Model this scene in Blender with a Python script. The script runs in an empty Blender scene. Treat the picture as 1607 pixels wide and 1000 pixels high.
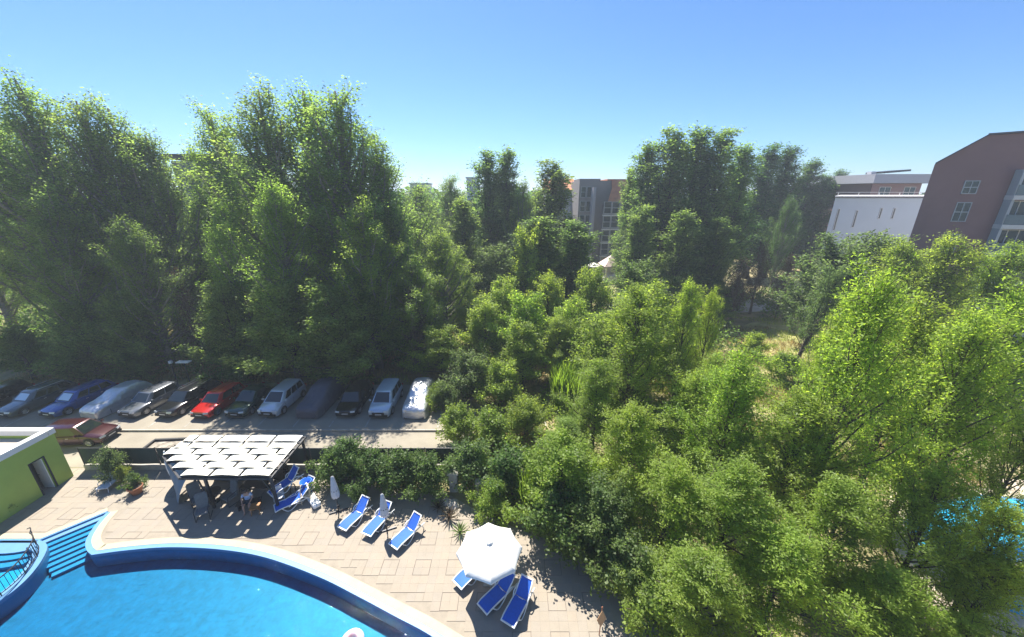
import bpy, bmesh, math, random
import numpy as np
from mathutils import Vector, Matrix, Euler
from mathutils.geometry import tessellate_polygon

R = math.radians
sc = bpy.context.scene
C = sc.collection

# ------------------------------------------------------------------ camera
CAM_H = 17.0
PITCH = R(18.85)
cam_d = bpy.data.cameras.new('camera')
cam_d.sensor_width = 36.0
cam_d.lens = 580.0 / 1607.0 * 36.0
cam_d.clip_start = 0.1
cam_d.clip_end = 3000
cam = bpy.data.objects.new('camera', cam_d)
C.objects.link(cam)
cam.location = (0, 0, CAM_H)
cam.rotation_euler = (R(90) - PITCH, 0, 0)
sc.camera = cam

# ------------------------------------------------------------------ light
SUN = Vector((-0.265, 0.618, 1.0)).normalized()       # towards the sun
world = bpy.data.worlds.new('World')
sc.world = world
world.use_nodes = True
wn = world.node_tree
bg = wn.nodes['Background']
sky = wn.nodes.new('ShaderNodeTexSky')
sky.sky_type = 'NISHITA'
sky.sun_disc = False
sky.sun_elevation = math.asin(SUN.z)
sky.sun_rotation = math.atan2(SUN.x, SUN.y)
sky.altitude = 0
sky.air_density = 1.0
sky.dust_density = 0.3
sky.ozone_density = 3.5
grade = wn.nodes.new('ShaderNodeMix'); grade.data_type = 'RGBA'; grade.blend_type = 'MULTIPLY'; grade.inputs[0].default_value = 1.0
grade.inputs[7].default_value = (0.66, 0.90, 1.20, 1)
wn.links.new(sky.outputs[0], grade.inputs[6]); wn.links.new(grade.outputs[2], bg.inputs[0])
bg.inputs[1].default_value = 0.057
sun_d = bpy.data.lights.new('sun', 'SUN')
sun_d.energy = 4.8
sun_d.angle = R(0.5)
sun_d.color = (1.0, 0.95, 0.86)
sun = bpy.data.objects.new('sun', sun_d)
C.objects.link(sun)
sun.rotation_euler = SUN.to_track_quat('Z', 'Y').to_euler()
sun.location = (-30, 60, 100)
vs = sc.view_settings
vs.view_transform = 'Standard'
vs.look = 'None'
vs.exposure = 1.36
vs.gamma = 1.0
vs.use_curve_mapping = False
sc.cycles.max_bounces = 9
sc.cycles.transparent_max_bounces = 10
sc.cycles.diffuse_bounces = 5
sc.cycles.glossy_bounces = 2
sc.cycles.transmission_bounces = 6
sc.cycles.caustics_reflective = False
sc.cycles.caustics_refractive = False
sc.cycles.sample_clamp_indirect = 6
sc.cycles.use_denoising = True

# ------------------------------------------------------------------ photo pixel helpers (where things stand)
F = 580.0
def at(px, py, z=0.0):
    a = (px - 803.5) / F; b = (py - 500) / F
    f = math.cos(PITCH) - b * math.sin(PITCH); d = math.sin(PITCH) + b * math.cos(PITCH)
    t = (CAM_H - z) / d
    return (a * t, f * t)
def up(px, py, Y):
    a = (px - 803.5) / F; b = (py - 500) / F
    f = math.cos(PITCH) - b * math.sin(PITCH); d = math.sin(PITCH) + b * math.cos(PITCH)
    t = Y / f
    return (a * t, CAM_H - d * t)

# ------------------------------------------------------------------ materials
def new_mat(name):
    m = bpy.data.materials.new(name); m.use_nodes = True
    return m, m.node_tree, m.node_tree.nodes['Principled BSDF']
def mat(name, col, rough=0.6, metal=0.0, var=0.0, scale=4.0, bump=0.0, bscale=None, spec=0.5, coat=0.0, col2=None, obj=True, detail=5):
    m, nt, p = new_mat(name)
    p.inputs['Roughness'].default_value = rough
    p.inputs['Metallic'].default_value = metal
    p.inputs['Specular IOR Level'].default_value = spec
    if coat: p.inputs['Coat Weight'].default_value = coat; p.inputs['Coat Roughness'].default_value = 0.05
    p.inputs['Base Color'].default_value = (*col, 1)
    if var or bump or col2:
        tc = nt.nodes.new('ShaderNodeTexCoord')
        out = tc.outputs['Object'] if obj else None
        if not obj:
            g = nt.nodes.new('ShaderNodeNewGeometry'); out = g.outputs['Position']
        n = nt.nodes.new('ShaderNodeTexNoise'); n.inputs['Scale'].default_value = scale; n.inputs['Detail'].default_value = detail
        n.inputs['Roughness'].default_value = 0.65
        nt.links.new(out, n.inputs['Vector'])
        if var or col2:
            r = nt.nodes.new('ShaderNodeValToRGB')
            r.color_ramp.elements[0].position = 0.32; r.color_ramp.elements[1].position = 0.68
            c2 = col2 if col2 else tuple(min(1, c * (1 + var)) for c in col)
            c1 = col if col2 else tuple(c * (1 - var) for c in col)
            r.color_ramp.elements[0].color = (*c1, 1); r.color_ramp.elements[1].color = (*c2, 1)
            nt.links.new(n.outputs['Fac'], r.inputs['Fac']); nt.links.new(r.outputs['Color'], p.inputs['Base Color'])
        if bump:
            n2 = nt.nodes.new('ShaderNodeTexNoise'); n2.inputs['Scale'].default_value = bscale or scale * 3; n2.inputs['Detail'].default_value = 4
            nt.links.new(out, n2.inputs['Vector'])
            b = nt.nodes.new('ShaderNodeBump'); b.inputs['Strength'].default_value = bump; b.inputs['Distance'].default_value = 0.05
            nt.links.new(n2.outputs['Fac'], b.inputs['Height']); nt.links.new(b.outputs['Normal'], p.inputs['Normal'])
    return m
def leaf_mat(name, c, t, gloss=0.10, dark=0.55, hue=0.02):
    """leaf: diffuse front, light glowing through from behind, a faint sheen; colour differs leaf by leaf and clump by clump"""
    m = bpy.data.materials.new(name); m.use_nodes = True; nt = m.node_tree; nt.nodes.clear()
    N = nt.nodes.new; L = nt.links.new
    out = N('ShaderNodeOutputMaterial')
    geo = N('ShaderNodeNewGeometry'); oi = N('ShaderNodeObjectInfo'); tc = N('ShaderNodeTexCoord')
    no = N('ShaderNodeTexNoise'); no.inputs['Scale'].default_value = 0.55; no.inputs['Detail'].default_value = 3
    L(tc.outputs['Object'], no.inputs['Vector'])
    a1 = N('ShaderNodeMath'); a1.operation = 'MULTIPLY_ADD'; L(geo.outputs['Random Per Island'], a1.inputs[0]); a1.inputs[1].default_value = 0.75; a1.inputs[2].default_value = 0.80
    a2 = N('ShaderNodeMapRange'); L(no.outputs['Fac'], a2.inputs['Value']); a2.inputs[1].default_value = 0.3; a2.inputs[2].default_value = 0.7; a2.inputs[3].default_value = 0.72; a2.inputs[4].default_value = 1.25
    a3 = N('ShaderNodeMath'); a3.operation = 'MULTIPLY'; L(a1.outputs[0], a3.inputs[0]); L(a2.outputs[0], a3.inputs[1])
    h1 = N('ShaderNodeMapRange'); L(oi.outputs['Random'], h1.inputs['Value']); h1.inputs[3].default_value = 0.5 - hue; h1.inputs[4].default_value = 0.5 + hue
    h2 = N('ShaderNodeMapRange'); L(no.outputs['Fac'], h2.inputs['Value']); h2.inputs[1].default_value = 0.3; h2.inputs[2].default_value = 0.7; h2.inputs[3].default_value = hue; h2.inputs[4].default_value = -hue
    h3 = N('ShaderNodeMath'); h3.operation = 'ADD'; L(h1.outputs[0], h3.inputs[0]); L(h2.outputs[0], h3.inputs[1])
    def tint(col):
        hs = N('ShaderNodeHueSaturation'); hs.inputs['Color'].default_value = (*col, 1)
        L(h3.outputs[0], hs.inputs['Hue']); L(a3.outputs[0], hs.inputs['Value'])
        return hs.outputs[0]
    d = N('ShaderNodeBsdfDiffuse'); L(tint(c), d.inputs[0])
    tr = N('ShaderNodeBsdfTranslucent'); L(tint(t), tr.inputs[0])
    mx = N('ShaderNodeMixShader'); mx.inputs[0].default_value = 0.58; L(d.outputs[0], mx.inputs[1]); L(tr.outputs[0], mx.inputs[2])
    g = N('ShaderNodeBsdfGlossy'); g.inputs['Roughness'].default_value = 0.5; g.inputs[0].default_value = (0.9, 0.95, 0.9, 1)
    m2 = N('ShaderNodeMixShader'); m2.inputs[0].default_value = gloss * .14; L(mx.outputs[0], m2.inputs[1]); L(g.outputs[0], m2.inputs[2])
    L(m2.outputs[0], out.inputs[0])
    return m

# ------------------------------------------------------------------ mesh builder
class MB:
    def __init__(s): s.v = []; s.f = []; s.m = []
    def add(s, vs_, fs, mi=0):
        o = len(s.v); s.v += [tuple(p) for p in vs_]; s.f += [tuple(i + o for i in f) for f in fs]; s.m += [mi] * len(fs); return s
    def box(s, c, d, rz=0, mi=0, rx=0, ry=0):
        hx, hy, hz_ = d[0] / 2, d[1] / 2, d[2] / 2
        M = Euler((rx, ry, rz)).to_matrix()
        vv = [Vector(c) + M @ Vector((x * hx, y * hy, z * hz_)) for z in (-1, 1) for y in (-1, 1) for x in (-1, 1)]
        return s.add(vv, [(0, 2, 3, 1), (4, 5, 7, 6), (0, 1, 5, 4), (2, 6, 7, 3), (0, 4, 6, 2), (1, 3, 7, 5)], mi)
    def bar(s, a, b, w, h=None, mi=0):
        a = Vector(a); b = Vector(b); h = h or w
        d = (b - a).normalized(); u = Vector((0, 0, 1)) if abs(d.z) < 0.95 else Vector((0, 1, 0))
        x = d.cross(u).normalized() * w / 2; y = x.cross(d).normalized() * h / 2
        vv = [p + i * x + j * y for p in (a, b) for (i, j) in ((-1, -1), (1, -1), (1, 1), (-1, 1))]
        return s.add(vv, [(3, 2, 1, 0), (4, 5, 6, 7), (0, 1, 5, 4), (1, 2, 6, 5), (2, 3, 7, 6), (3, 0, 4, 7)], mi)
    def tube(s, pts, r, n=6, mi=0, cap=True):
        pts = [Vector(p) for p in pts]
        rs = r if isinstance(r, (list, tuple)) else [r] * len(pts)
        rings = []; prev = None
        for i, p in enumerate(pts):
            d = (pts[min(i + 1, len(pts) - 1)] - pts[max(i - 1, 0)])
            if d.length < 1e-7: d = Vector((0, 0, 1))
            d.normalize()
            if prev is None:
                u = Vector((0, 0, 1)) if abs(d.z) < 0.9 else Vector((1, 0, 0)); x = d.cross(u).normalized()
            else:
                x = (prev - d * prev.dot(d)); x = x.normalized() if x.length > 1e-5 else d.orthogonal().normalized()
            prev = x; y = d.cross(x)
            rings.append([p + (x * math.cos(2 * math.pi * k / n) + y * math.sin(2 * math.pi * k / n)) * rs[i] for k in range(n)])
        vv = [p for r_ in rings for p in r_]; ff = []
        for i in range(len(pts) - 1):
            for k in range(n):
                a = i * n + k; b = i * n + (k + 1) % n
                ff.append((a, b, b + n, a + n))
        if cap: ff += [tuple(range(n))[::-1], tuple(range((len(pts) - 1) * n, len(pts) * n))]
        return s.add(vv, ff, mi)
    def lathe(s, prof, n=16, c=(0, 0, 0), mi=0):
        vv = []; ff = []
        for (r, z) in prof:
            for k in range(n):
                a = 2 * math.pi * k / n; vv.append((c[0] + r * math.cos(a), c[1] + r * math.sin(a), c[2] + z))
        for i in range(len(prof) - 1):
            for k in range(n):
                a = i * n + k; b = i * n + (k + 1) % n; ff.append((a, b, b + n, a + n))
        return s.add(vv, ff, mi)
    def prism(s, poly, z0, z1, mi=0, bottom=True):
        """poly: list of (x,y) in any simple outline"""
        n = len(poly)
        tri = tessellate_polygon([[Vector((x, y, 0)) for x, y in poly]])
        vv = [(x, y, z1) for x, y in poly] + [(x, y, z0) for x, y in poly]
        ff = []
        for t in tri:
            a, b, c_ = [Vector((poly[i][0], poly[i][1], 0)) for i in t]
            t = tuple(t) if (b - a).cross(c_ - a).z > 0 else tuple(t)[::-1]
            ff.append(t)
            if bottom: ff.append(tuple(i + n for i in t[::-1]))
        for i in range(n):
            j = (i + 1) % n; ff.append((i, i + n, j + n, j))
        return s.add(vv, ff, mi)
    def grid(s, P, mi=0, close=False):
        r = len(P); c = len(P[0]); vv = [p for row in P for p in row]; ff = []
        for i in range(r - 1):
            for j in range(c - (0 if close else 1)):
                k = (j + 1) % c
                ff.append((i * c + j, i * c + k, (i + 1) * c + k, (i + 1) * c + j))
        return s.add(vv, ff, mi)
    def mesh(s, name, mats, smooth=False):
        me = bpy.data.meshes.new(name); me.from_pydata(s.v, [], s.f)
        for m in (mats if isinstance(mats, (list, tuple)) else [mats]): me.materials.append(m)
        if any(s.m): me.polygons.foreach_set('material_index', s.m)
        if smooth: me.polygons.foreach_set('use_smooth', [True] * len(s.f))
        me.update(); return me
    def build(s, name, mats, parent=None, smooth=False, loc=None):
        return link(name, s.mesh(name, mats, smooth), parent, loc)
def link(name, me, parent=None, loc=None, rot=None):
    o = bpy.data.objects.new(name, me); C.objects.link(o)
    if parent: o.parent = parent
    if loc: o.location = loc
    if rot: o.rotation_euler = rot
    return o
def tag(o, label=None, cat=None, group=None, kind=None):
    if label: o['label'] = label
    if cat: o['category'] = cat
    if group: o['group'] = group
    if kind: o['kind'] = kind
    return o
def thing(name, label, cat, loc=(0, 0, 0), rz=0, group=None):
    o = bpy.data.objects.new(name, None); C.objects.link(o); o.empty_display_size = 0.3
    o.location = loc; o.rotation_euler = (0, 0, rz)
    return tag(o, label, cat, group)
def copy_tree(o, parent=None):
    c = o.copy(); C.objects.link(c); c.parent = parent
    for ch in list(o.children): copy_tree(ch, c)
    return c
def autosmooth(o, ang=35):
    me = o.data
    me.polygons.foreach_set('use_smooth', [True] * len(me.polygons))
    try: me.set_sharp_from_angle(angle=R(ang))
    except Exception: pass
    return o
def offset_line(pts, d):
    """shift an open polyline to its left by d"""
    out = []
    for i, p in enumerate(pts):
        a = Vector(pts[max(i - 1, 0)]); b = Vector(pts[i]); c_ = Vector(pts[min(i + 1, len(pts) - 1)])
        n1 = (b - a); n2 = (c_ - b)
        if n1.length < 1e-6: n1 = n2
        if n2.length < 1e-6: n2 = n1
        n1 = Vector((-n1.y, n1.x)).normalized(); n2 = Vector((-n2.y, n2.x)).normalized()
        m = (n1 + n2); m = m.normalized() if m.length > 1e-4 else n1
        k = max(0.45, m.dot(n1))
        out.append((p[0] + m.x * d / k, p[1] + m.y * d / k))
    return out
def smooth_line(pts, n=6):
    """Catmull-Rom through the points"""
    out = []
    P = [Vector(p) for p in pts]
    for i in range(len(P) - 1):
        p0 = P[max(i - 1, 0)]; p1 = P[i]; p2 = P[i + 1]; p3 = P[min(i + 2, len(P) - 1)]
        for k in range(n):
            t = k / n
            q = 0.5 * ((2 * p1) + (p2 - p0) * t + (2 * p0 - 5 * p1 + 4 * p2 - p3) * t * t + (3 * p1 - p0 - 3 * p2 + p3) * t ** 3)
            out.append(tuple(q))
    out.append(tuple(P[-1])); return out
def inside(p, poly):
    x, y = p; r = False; n = len(poly); j = n - 1
    for i in range(n):
        xi, yi = poly[i]; xj, yj = poly[j]
        if (yi > y) != (yj > y) and x < (xj - xi) * (y - yi) / (yj - yi) + xi: r = not r
        j = i
    return r
def seg_dist(p, pts):
    best = 1e9; p = Vector(p)
    for i in range(len(pts) - 1):
        a = Vector(pts[i]); b = Vector(pts[i + 1]); d = b - a
        t = max(0, min(1, (p - a).dot(d) / max(1e-9, d.dot(d)))); best = min(best, (p - a - d * t).length)
    return best
# ------------------------------------------------------------------ palette
M = {}
M['dry'] = mat('dry_ground', (0.085, 0.095, 0.032), 0.95, scale=0.35, col2=(0.40, 0.32, 0.17), bump=0.6, bscale=6, obj=False, detail=9)
M['asphalt'] = mat('sandy_asphalt', (0.23, 0.20, 0.155), 0.9, scale=0.5, col2=(0.30, 0.265, 0.205), bump=0.25, bscale=30, obj=False, detail=8)
M['kerb'] = mat('kerb_concrete', (0.38, 0.35, 0.30), 0.9, var=0.2, scale=3)
M['deck'] = mat('deck_mortar', (0.275, 0.235, 0.182), 0.9, var=0.12, scale=2.0, obj=False)
M['gap'] = mat('dark_joint', (0.15, 0.12, 0.10), 0.9, var=0.1, scale=3)
M['coping'] = mat('cream_coping', (0.40, 0.35, 0.24), 0.7, var=0.08, scale=1.6, obj=False)
M['lip'] = mat('light_blue_lip', (0.085, 0.235, 0.43), 0.5, var=0.06, scale=3, obj=False)
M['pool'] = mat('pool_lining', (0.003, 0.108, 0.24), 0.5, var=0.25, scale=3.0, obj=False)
M['steel_dark'] = mat('dark_steel', (0.035, 0.035, 0.04), 0.45, metal=0.3, var=0.2)
M['white_p'] = mat('white_plastic', (0.78, 0.78, 0.76), 0.4, var=0.04)
M['blue_f'] = mat('blue_fabric', (0.02, 0.115, 0.52), 0.75, var=0.10, scale=12)
M['blue_p'] = mat('blue_plastic', (0.02, 0.16, 0.62), 0.45, var=0.08)
M['canvas'] = mat('white_canvas', (0.80, 0.79, 0.75), 0.85, var=0.03, scale=3, bump=0.1)
M['canvas_g'] = mat('grey_white_canvas', (0.55, 0.56, 0.58), 0.85, var=0.06, scale=5)
M['cream'] = mat('cream_canvas', (0.78, 0.76, 0.66), 0.85, var=0.03, scale=2, bump=0.1)
M['bark'] = mat('bark', (0.075, 0.06, 0.045), 0.95, var=0.4, scale=3, bump=0.8, bscale=14)
M['bark_pale'] = mat('pale_bark', (0.20, 0.18, 0.15), 0.95, var=0.35, scale=3, bump=0.6, bscale=14)
M['twig'] = mat('dry_twigs', (0.16, 0.12, 0.10), 0.95, var=0.3, scale=2)
M['black'] = mat('black_rubber', (0.015, 0.015, 0.016), 0.7, var=0.2)
M['rim'] = mat('wheel_alloy', (0.45, 0.45, 0.47), 0.35, metal=0.8, var=0.1)
M['glass'] = mat('car_glass', (0.012, 0.018, 0.02), 0.04, spec=0.9, var=0.1)
M['lamp'] = mat('headlight_glass', (0.55, 0.58, 0.60), 0.12, spec=0.9, var=0.1)
M['plate'] = mat('plate_white', (0.7, 0.7, 0.68), 0.5, var=0.03)
M['terracotta'] = mat('terracotta', (0.36, 0.14, 0.07), 0.8, var=0.2)
M['wood'] = mat('orange_wood', (0.34, 0.15, 0.045), 0.6, var=0.3, scale=8)
M['dark_wood'] = mat('dark_wood', (0.05, 0.035, 0.028), 0.6, var=0.3, scale=8)
M['grey_pad'] = mat('grey_padding', (0.16, 0.16, 0.16), 0.85, var=0.15, scale=6)
LEAF = {
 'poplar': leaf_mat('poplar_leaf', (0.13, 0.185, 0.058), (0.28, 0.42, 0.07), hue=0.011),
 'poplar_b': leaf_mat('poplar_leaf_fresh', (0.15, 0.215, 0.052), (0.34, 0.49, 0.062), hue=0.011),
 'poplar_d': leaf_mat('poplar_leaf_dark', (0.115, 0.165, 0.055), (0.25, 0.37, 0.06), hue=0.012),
 'far': leaf_mat('far_leaf', (0.075, 0.125, 0.045), (0.12, 0.22, 0.045), hue=0.01),
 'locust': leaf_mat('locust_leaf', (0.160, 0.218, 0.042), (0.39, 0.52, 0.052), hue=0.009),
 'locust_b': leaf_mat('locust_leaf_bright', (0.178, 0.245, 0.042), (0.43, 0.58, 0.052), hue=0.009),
 'olive': leaf_mat('grey_green_leaf', (0.12, 0.165, 0.062), (0.17, 0.26, 0.058), hue=0.010),
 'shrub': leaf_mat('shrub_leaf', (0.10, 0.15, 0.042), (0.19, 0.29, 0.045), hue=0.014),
 'reed': leaf_mat('reed_leaf', (0.13, 0.20, 0.030), (0.24, 0.38, 0.028), hue=0.012),
 'dry': leaf_mat('dry_leaf', (0.11, 0.085, 0.055), (0.09, 0.06, 0.035), hue=0.008),
 'yellow': leaf_mat('yellow_green_leaf', (0.22, 0.26, 0.045), (0.3, 0.38, 0.05), hue=0.01),
}

# ------------------------------------------------------------------ ground
gnd = MB(); NX = 60; NY = 50
rg = random.Random(3)
xs = [-260 + 640 * i / NX for i in range(NX + 1)]; ys = [-30 + 700 * (j / NY) ** 1.6 for j in range(NY + 1)]
g_ = MB().add([(-700, -60, -1.6), (900, -60, -1.6), (900, 1300, -1.6), (-700, 1300, -1.6)], [(0, 1, 2, 3)])
# the ground is one sheet with a cut-out where the pool basins sink into it
PX0, PX1, PY0, PY1 = -40, 9, -3, 16.6
ground = MB().add([(-900, -60, 0), (PX0, -60, 0), (PX1, -60, 0), (900, -60, 0),
                   (-900, PY0, 0), (PX0, PY0, 0), (PX1, PY0, 0), (900, PY0, 0),
                   (-900, PY1, 0), (PX0, PY1, 0), (PX1, PY1, 0), (900, PY1, 0),
                   (-900, 1400, 0), (PX0, 1400, 0), (PX1, 1400, 0), (900, 1400, 0)],
                  [(0, 1, 5, 4), (1, 2, 6, 5), (2, 3, 7, 6), (4, 5, 9, 8), (6, 7, 11, 10), (8, 9, 13, 12), (9, 10, 14, 13), (10, 11, 15, 14)])
tag(ground.build('ground', M['dry']), kind='structure')

# parking, lane
pk = MB().prism([(-70, 23.62), (-3.2, 23.62), (-3.6, 30.4), (-70, 30.8)], -0.2, 0.12)
tag(pk.build('parking_lot', M['asphalt']), kind='structure')
ln = MB().add([(-70, 19.7, 0.008), (-2.0, 19.7, 0.008), (-2.8, 23.5, 0.008), (-70, 23.5, 0.008)], [(0, 1, 2, 3)])
tag(ln.build('lane', M['asphalt']), kind='structure')
kb = thing('kerb', None, None); tag(kb, kind='structure')
km = MB().box((0, 0, 0), (0.98, 0.12, 0.26)).mesh('kerb_stone', M['kerb'])
for i in range(66):
    link('kerb_stone', km, kb, (-69 + i, 23.55, 0.015))
mk = MB()
for i in range(-2, 18):
    x = -44.2 + i * 2.75
    mk.box((x + 0.0, 25.0, 0.126), (0.10, 2.2, 0.004), rz=0.05)
tag(mk.build('parking_line_marking', mat('worn_line_paint', (0.24, 0.22, 0.18), 0.9, scale=3, col2=(0.42, 0.40, 0.36), obj=False)), kind='structure')

# ------------------------------------------------------------------ pool
rimR = smooth_line([(-20.79, 13.54), (-19.22, 13.80), (-17.21, 13.96), (-14.52, 13.82), (-12.0, 13.38), (-9.04, 12.45), (-6.91, 11.59), (-4.96, 10.75), (-3.18, 9.97), (-0.5, 8.5), (2.0, 6.4), (4.0, 3.2), (5.0, -1.0)], 6)
prom = smooth_line([(-22.69, 16.08), (-22.45, 15.25), (-21.95, 14.35), (-21.35, 13.82), (-20.79, 13.54)], 5)
steps_edge = [(-24.37, 14.32), (-22.69, 16.08)]
wall_arc = smooth_line([(-24.37, 14.32), (-23.83, 14.15), (-23.31, 13.75), (-22.75, 12.92), (-22.45, 12.07), (-22.5, 11.2), (-22.9, 9.8), (-23.8, 7.6)], 5)
rim = prom[:-1] + rimR
pool_poly = [(-23.8, -1.0)] + wall_arc[::-1] + rim          # closed outline of the water
# floor and wall
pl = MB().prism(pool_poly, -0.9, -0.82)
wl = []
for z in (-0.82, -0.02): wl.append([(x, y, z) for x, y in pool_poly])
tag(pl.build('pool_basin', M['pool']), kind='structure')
M['pool_wall'] = mat('lifted_pool_wall', (0.02, 0.30, 0.55), 0.5, var=0.12, scale=3.0, obj=False)  # lighter than the lining: fill light for the shaded wall put into colour
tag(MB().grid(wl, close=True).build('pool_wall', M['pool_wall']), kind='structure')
# steps into the pool, parallel to the slanting edge
A = Vector((-24.37, 14.32)); B = Vector((-22.69, 16.08)); dv = (B - A).normalized(); nv = Vector((dv.y, -dv.x))
stp = thing('pool_steps', None, None); tag(stp, kind='structure')
sb = [(-0.10, 0.12), (0.34, 0.30)]
for k in range(8):
    o0 = 0.30 * k; a0 = A + nv * o0; b0 = B + nv * o0
    z = -0.05 - 0.09 * k
    ext0 = 0.62 + 0.06 * k; ext1 = -0.10 - 0.20 * k
    s0 = -0.12 + 0.07 * k; s1 = (B - A).length - 0.05 - 0.03 * k
    q = [A + dv * s0 + nv * o0, A + dv * s1 + nv * o0, A + dv * s1 + nv * (o0 + 0.30), A + dv * s0 + nv * (o0 + 0.30)]
    MB().prism([tuple(p) for p in q], -0.80, z).build('step', M['lip'], stp)
# water
wm = bpy.data.materials.new('pool_water'); wm.use_nodes = True; nt = wm.node_tree; nt.nodes.clear()
N = nt.nodes.new; L = nt.links.new
out = N('ShaderNodeOutputMaterial'); tr = N('ShaderNodeBsdfTransparent'); tr.inputs[0].default_value = (0.42, 0.90, 0.98, 1)
gl = N('ShaderNodeBsdfGlossy'); gl.inputs['Roughness'].default_value = 0.01; gl.inputs[0].default_value = (0.55, 0.6, 0.65, 1)
geo = N('ShaderNodeNewGeometry'); mp = N('ShaderNodeMapping'); mp.inputs['Scale'].default_value = (1.0, 1.5, 1); mp.inputs['Rotation'].default_value = (0, 0, 0.5)
L(geo.outputs['Position'], mp.inputs[0])
n1 = N('ShaderNodeTexNoise'); n1.inputs['Scale'].default_value = 4.5; n1.inputs['Detail'].default_value = 3; n1.inputs['Distortion'].default_value = 1.2; L(mp.outputs[0], n1.inputs['Vector'])
bp = N('ShaderNodeBump'); bp.inputs['Strength'].default_value = 0.5; bp.inputs['Distance'].default_value = 0.06; L(n1.outputs['Fac'], bp.inputs['Height'])
fr = N('ShaderNodeFresnel'); fr.inputs[0].default_value = 1.33; L(bp.outputs[0], fr.inputs['Normal']); L(bp.outputs[0], gl.inputs['Normal'])
mx = N('ShaderNodeMixShader'); L(fr.outputs[0], mx.inputs[0]); L(tr.outputs[0], mx.inputs[1]); L(gl.outputs[0], mx.inputs[2]); L(mx.outputs[0], out.inputs[0])
M['water'] = wm
w = MB().prism(pool_poly, -0.14, -0.13, bottom=False); w.f = [f for f in w.f if len(f) == 3]; w.m = [0] * len(w.f)
tag(w.build('pool_water', wm), kind='structure')
# lip and coping bands along the rim (to the left of the walking direction is the deck)
def band(line, d0, d1, z0, z1, name, m, parent=None):
    a = offset_line(line, d0); b = offset_line(line, d1)
    mb = MB().grid([[(x, y, z0) for x, y in a], [(x, y, z1) for x, y in a], [(x, y, z1) for x, y in b], [(x, y, z0) for x, y in b]])
    o = mb.build(name, m, parent); return o
edge_far = [(-40, 14.05), (-30, 14.2), (-26.3, 14.32), (-24.37, 14.32), (-22.69, 16.12)]
tag(band(rim, -0.02, 0.20, -0.22, 0.035, 'pool_lip', M['lip']), kind='structure')
tag(band(rim, 0.20, 0.54, -0.2, 0.045, 'pool_coping', M['coping']), kind='structure')
tag(band(edge_far, 0.0, 0.10, -0.2, 0.036, 'pool_lip', M['lip']), kind='structure')
tag(band(edge_far, 0.10, 0.42, -0.2, 0.046, 'pool_coping', M['coping']), kind='structure')
tag(band(wall_arc, -0.46, 0.02, -0.8, 0.05, 'pool_divider', M['lip']), kind='structure')
# children's pool left of the divider
kp = [(-24.37, 14.32)] + offset_line(wall_arc, -0.44)[3:] + [(-24.3, 4), (-40, 4), (-40, 14.05), (-30, 14.2), (-26.3, 14.32)]
k2 = MB().prism(kp, -0.5, -0.42); k2.grid([[(x, y, -0.42) for x, y in kp], [(x, y, -0.0) for x, y in kp]], close=True)
tag(k2.build('paddling_pool_basin', mat('paddling_pool_lining', (0.03, 0.30, 0.52), 0.5, var=0.08, scale=2, obj=False)), kind='structure')
w2 = MB().prism(kp, -0.14, -0.13, bottom=False); w2.f = [f for f in w2.f if len(f) == 3]; w2.m = [0] * len(w2.f)
tag(w2.build('paddling_pool_water', wm), kind='structure')
ps = thing('paddling_pool_steps', None, None); tag(ps, kind='structure')
for k in range(3):
    pts = smooth_line([(-26.9 - 0.3 * k, 13.95 - 0.34 * k), (-25.9, 13.68 - 0.34 * k), (-24.9, 13.72 - 0.34 * k), (-24.15 + 0.1 * k, 13.95 - 0.34 * k)], 5)
    poly = pts + [(-24.05 + 0.1 * k, 14.28 - 0.34 * k * 0.3), (-26.9, 14.28 - 0.0 * k)]
    MB().prism(poly, -0.46, -0.06 - 0.09 * k).build('step', M['lip'], ps)

# ------------------------------------------------------------------ pool deck and pavers
inner = offset_line(rim, 0.60); inner_far = offset_line(edge_far, 0.40)
tipx = [(-22.55, 16.75)]
deck_out = [(-40, 19.62), (-40, 14.25)] + offset_line(edge_far, 0.05)[1:-1] + [(-22.72, 16.18)] + offset_line(rim, 0.12)[1:-2] + [(9, 2.0), (9, 12.2), (4.6, 13.6), (1.2, 14.6), (-1.5, 15.9), (-3.6, 17.3), (-8.2, 18.0), (-11.5, 19.62)]
deck_poly = [(-40, 19.62)] + [(-40, 14.45)] + inner_far[1:-1] + [(-22.60, 16.78), (-22.0, 16.3)] + inner[3:-2] + [(9, 2.0), (9, 12.2), (4.6, 13.6), (1.2, 14.6), (-1.5, 15.9), (-3.6, 17.3), (-8.2, 18.0), (-11.5, 19.62)]
dk = MB().prism(deck_out, -0.2, 0.03, bottom=False)
deck = tag(dk.build('pool_deck', M['deck']), kind='structure')
pv_mats = []
for i, c in enumerate([(0.284, 0.243, 0.190), (0.289, 0.245, 0.193), (0.280, 0.242, 0.194), (0.294, 0.247, 0.191)]):
    pv_mats.append(mat('paver_%s' % 'abcd'[i], c, 0.85, var=0.05, scale=1.3, bump=0.15, obj=False))
T = 0.39; tiles = []
for i in range(-105, 25):
    for j in range(5, 52):
        x = i * T; y = j * T; c = (x + T / 2, y + T / 2)
        if not all(inside(q, deck_poly) for q in ((x, y), (x + T, y), (x, y + T), (x + T, y + T))): continue
        if c[1] > 19.4 or math.hypot(c[0], c[1]) > 42: continue
        # accent blocks: 2x2 pavers in every 4x4, set apart by a wider joint
        a = (i % 4, j % 4); acc = a[0] in (0, 1) and a[1] in (0, 1)
        x0, x1, y0, y1 = x + 0.0015, x + T - 0.0015, y + 0.0015, y + T - 0.0015
        if acc:
            if a[0] == 0: x0 += 0.020
            else: x1 -= 0.020
            if a[1] == 0: y0 += 0.020
            else: y1 -= 0.020
        d = math.hypot(c[0] + 4, c[1])
        tiles.append((d, x0, x1, y0, y1, rg.random(), acc))
tiles.sort()
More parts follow.
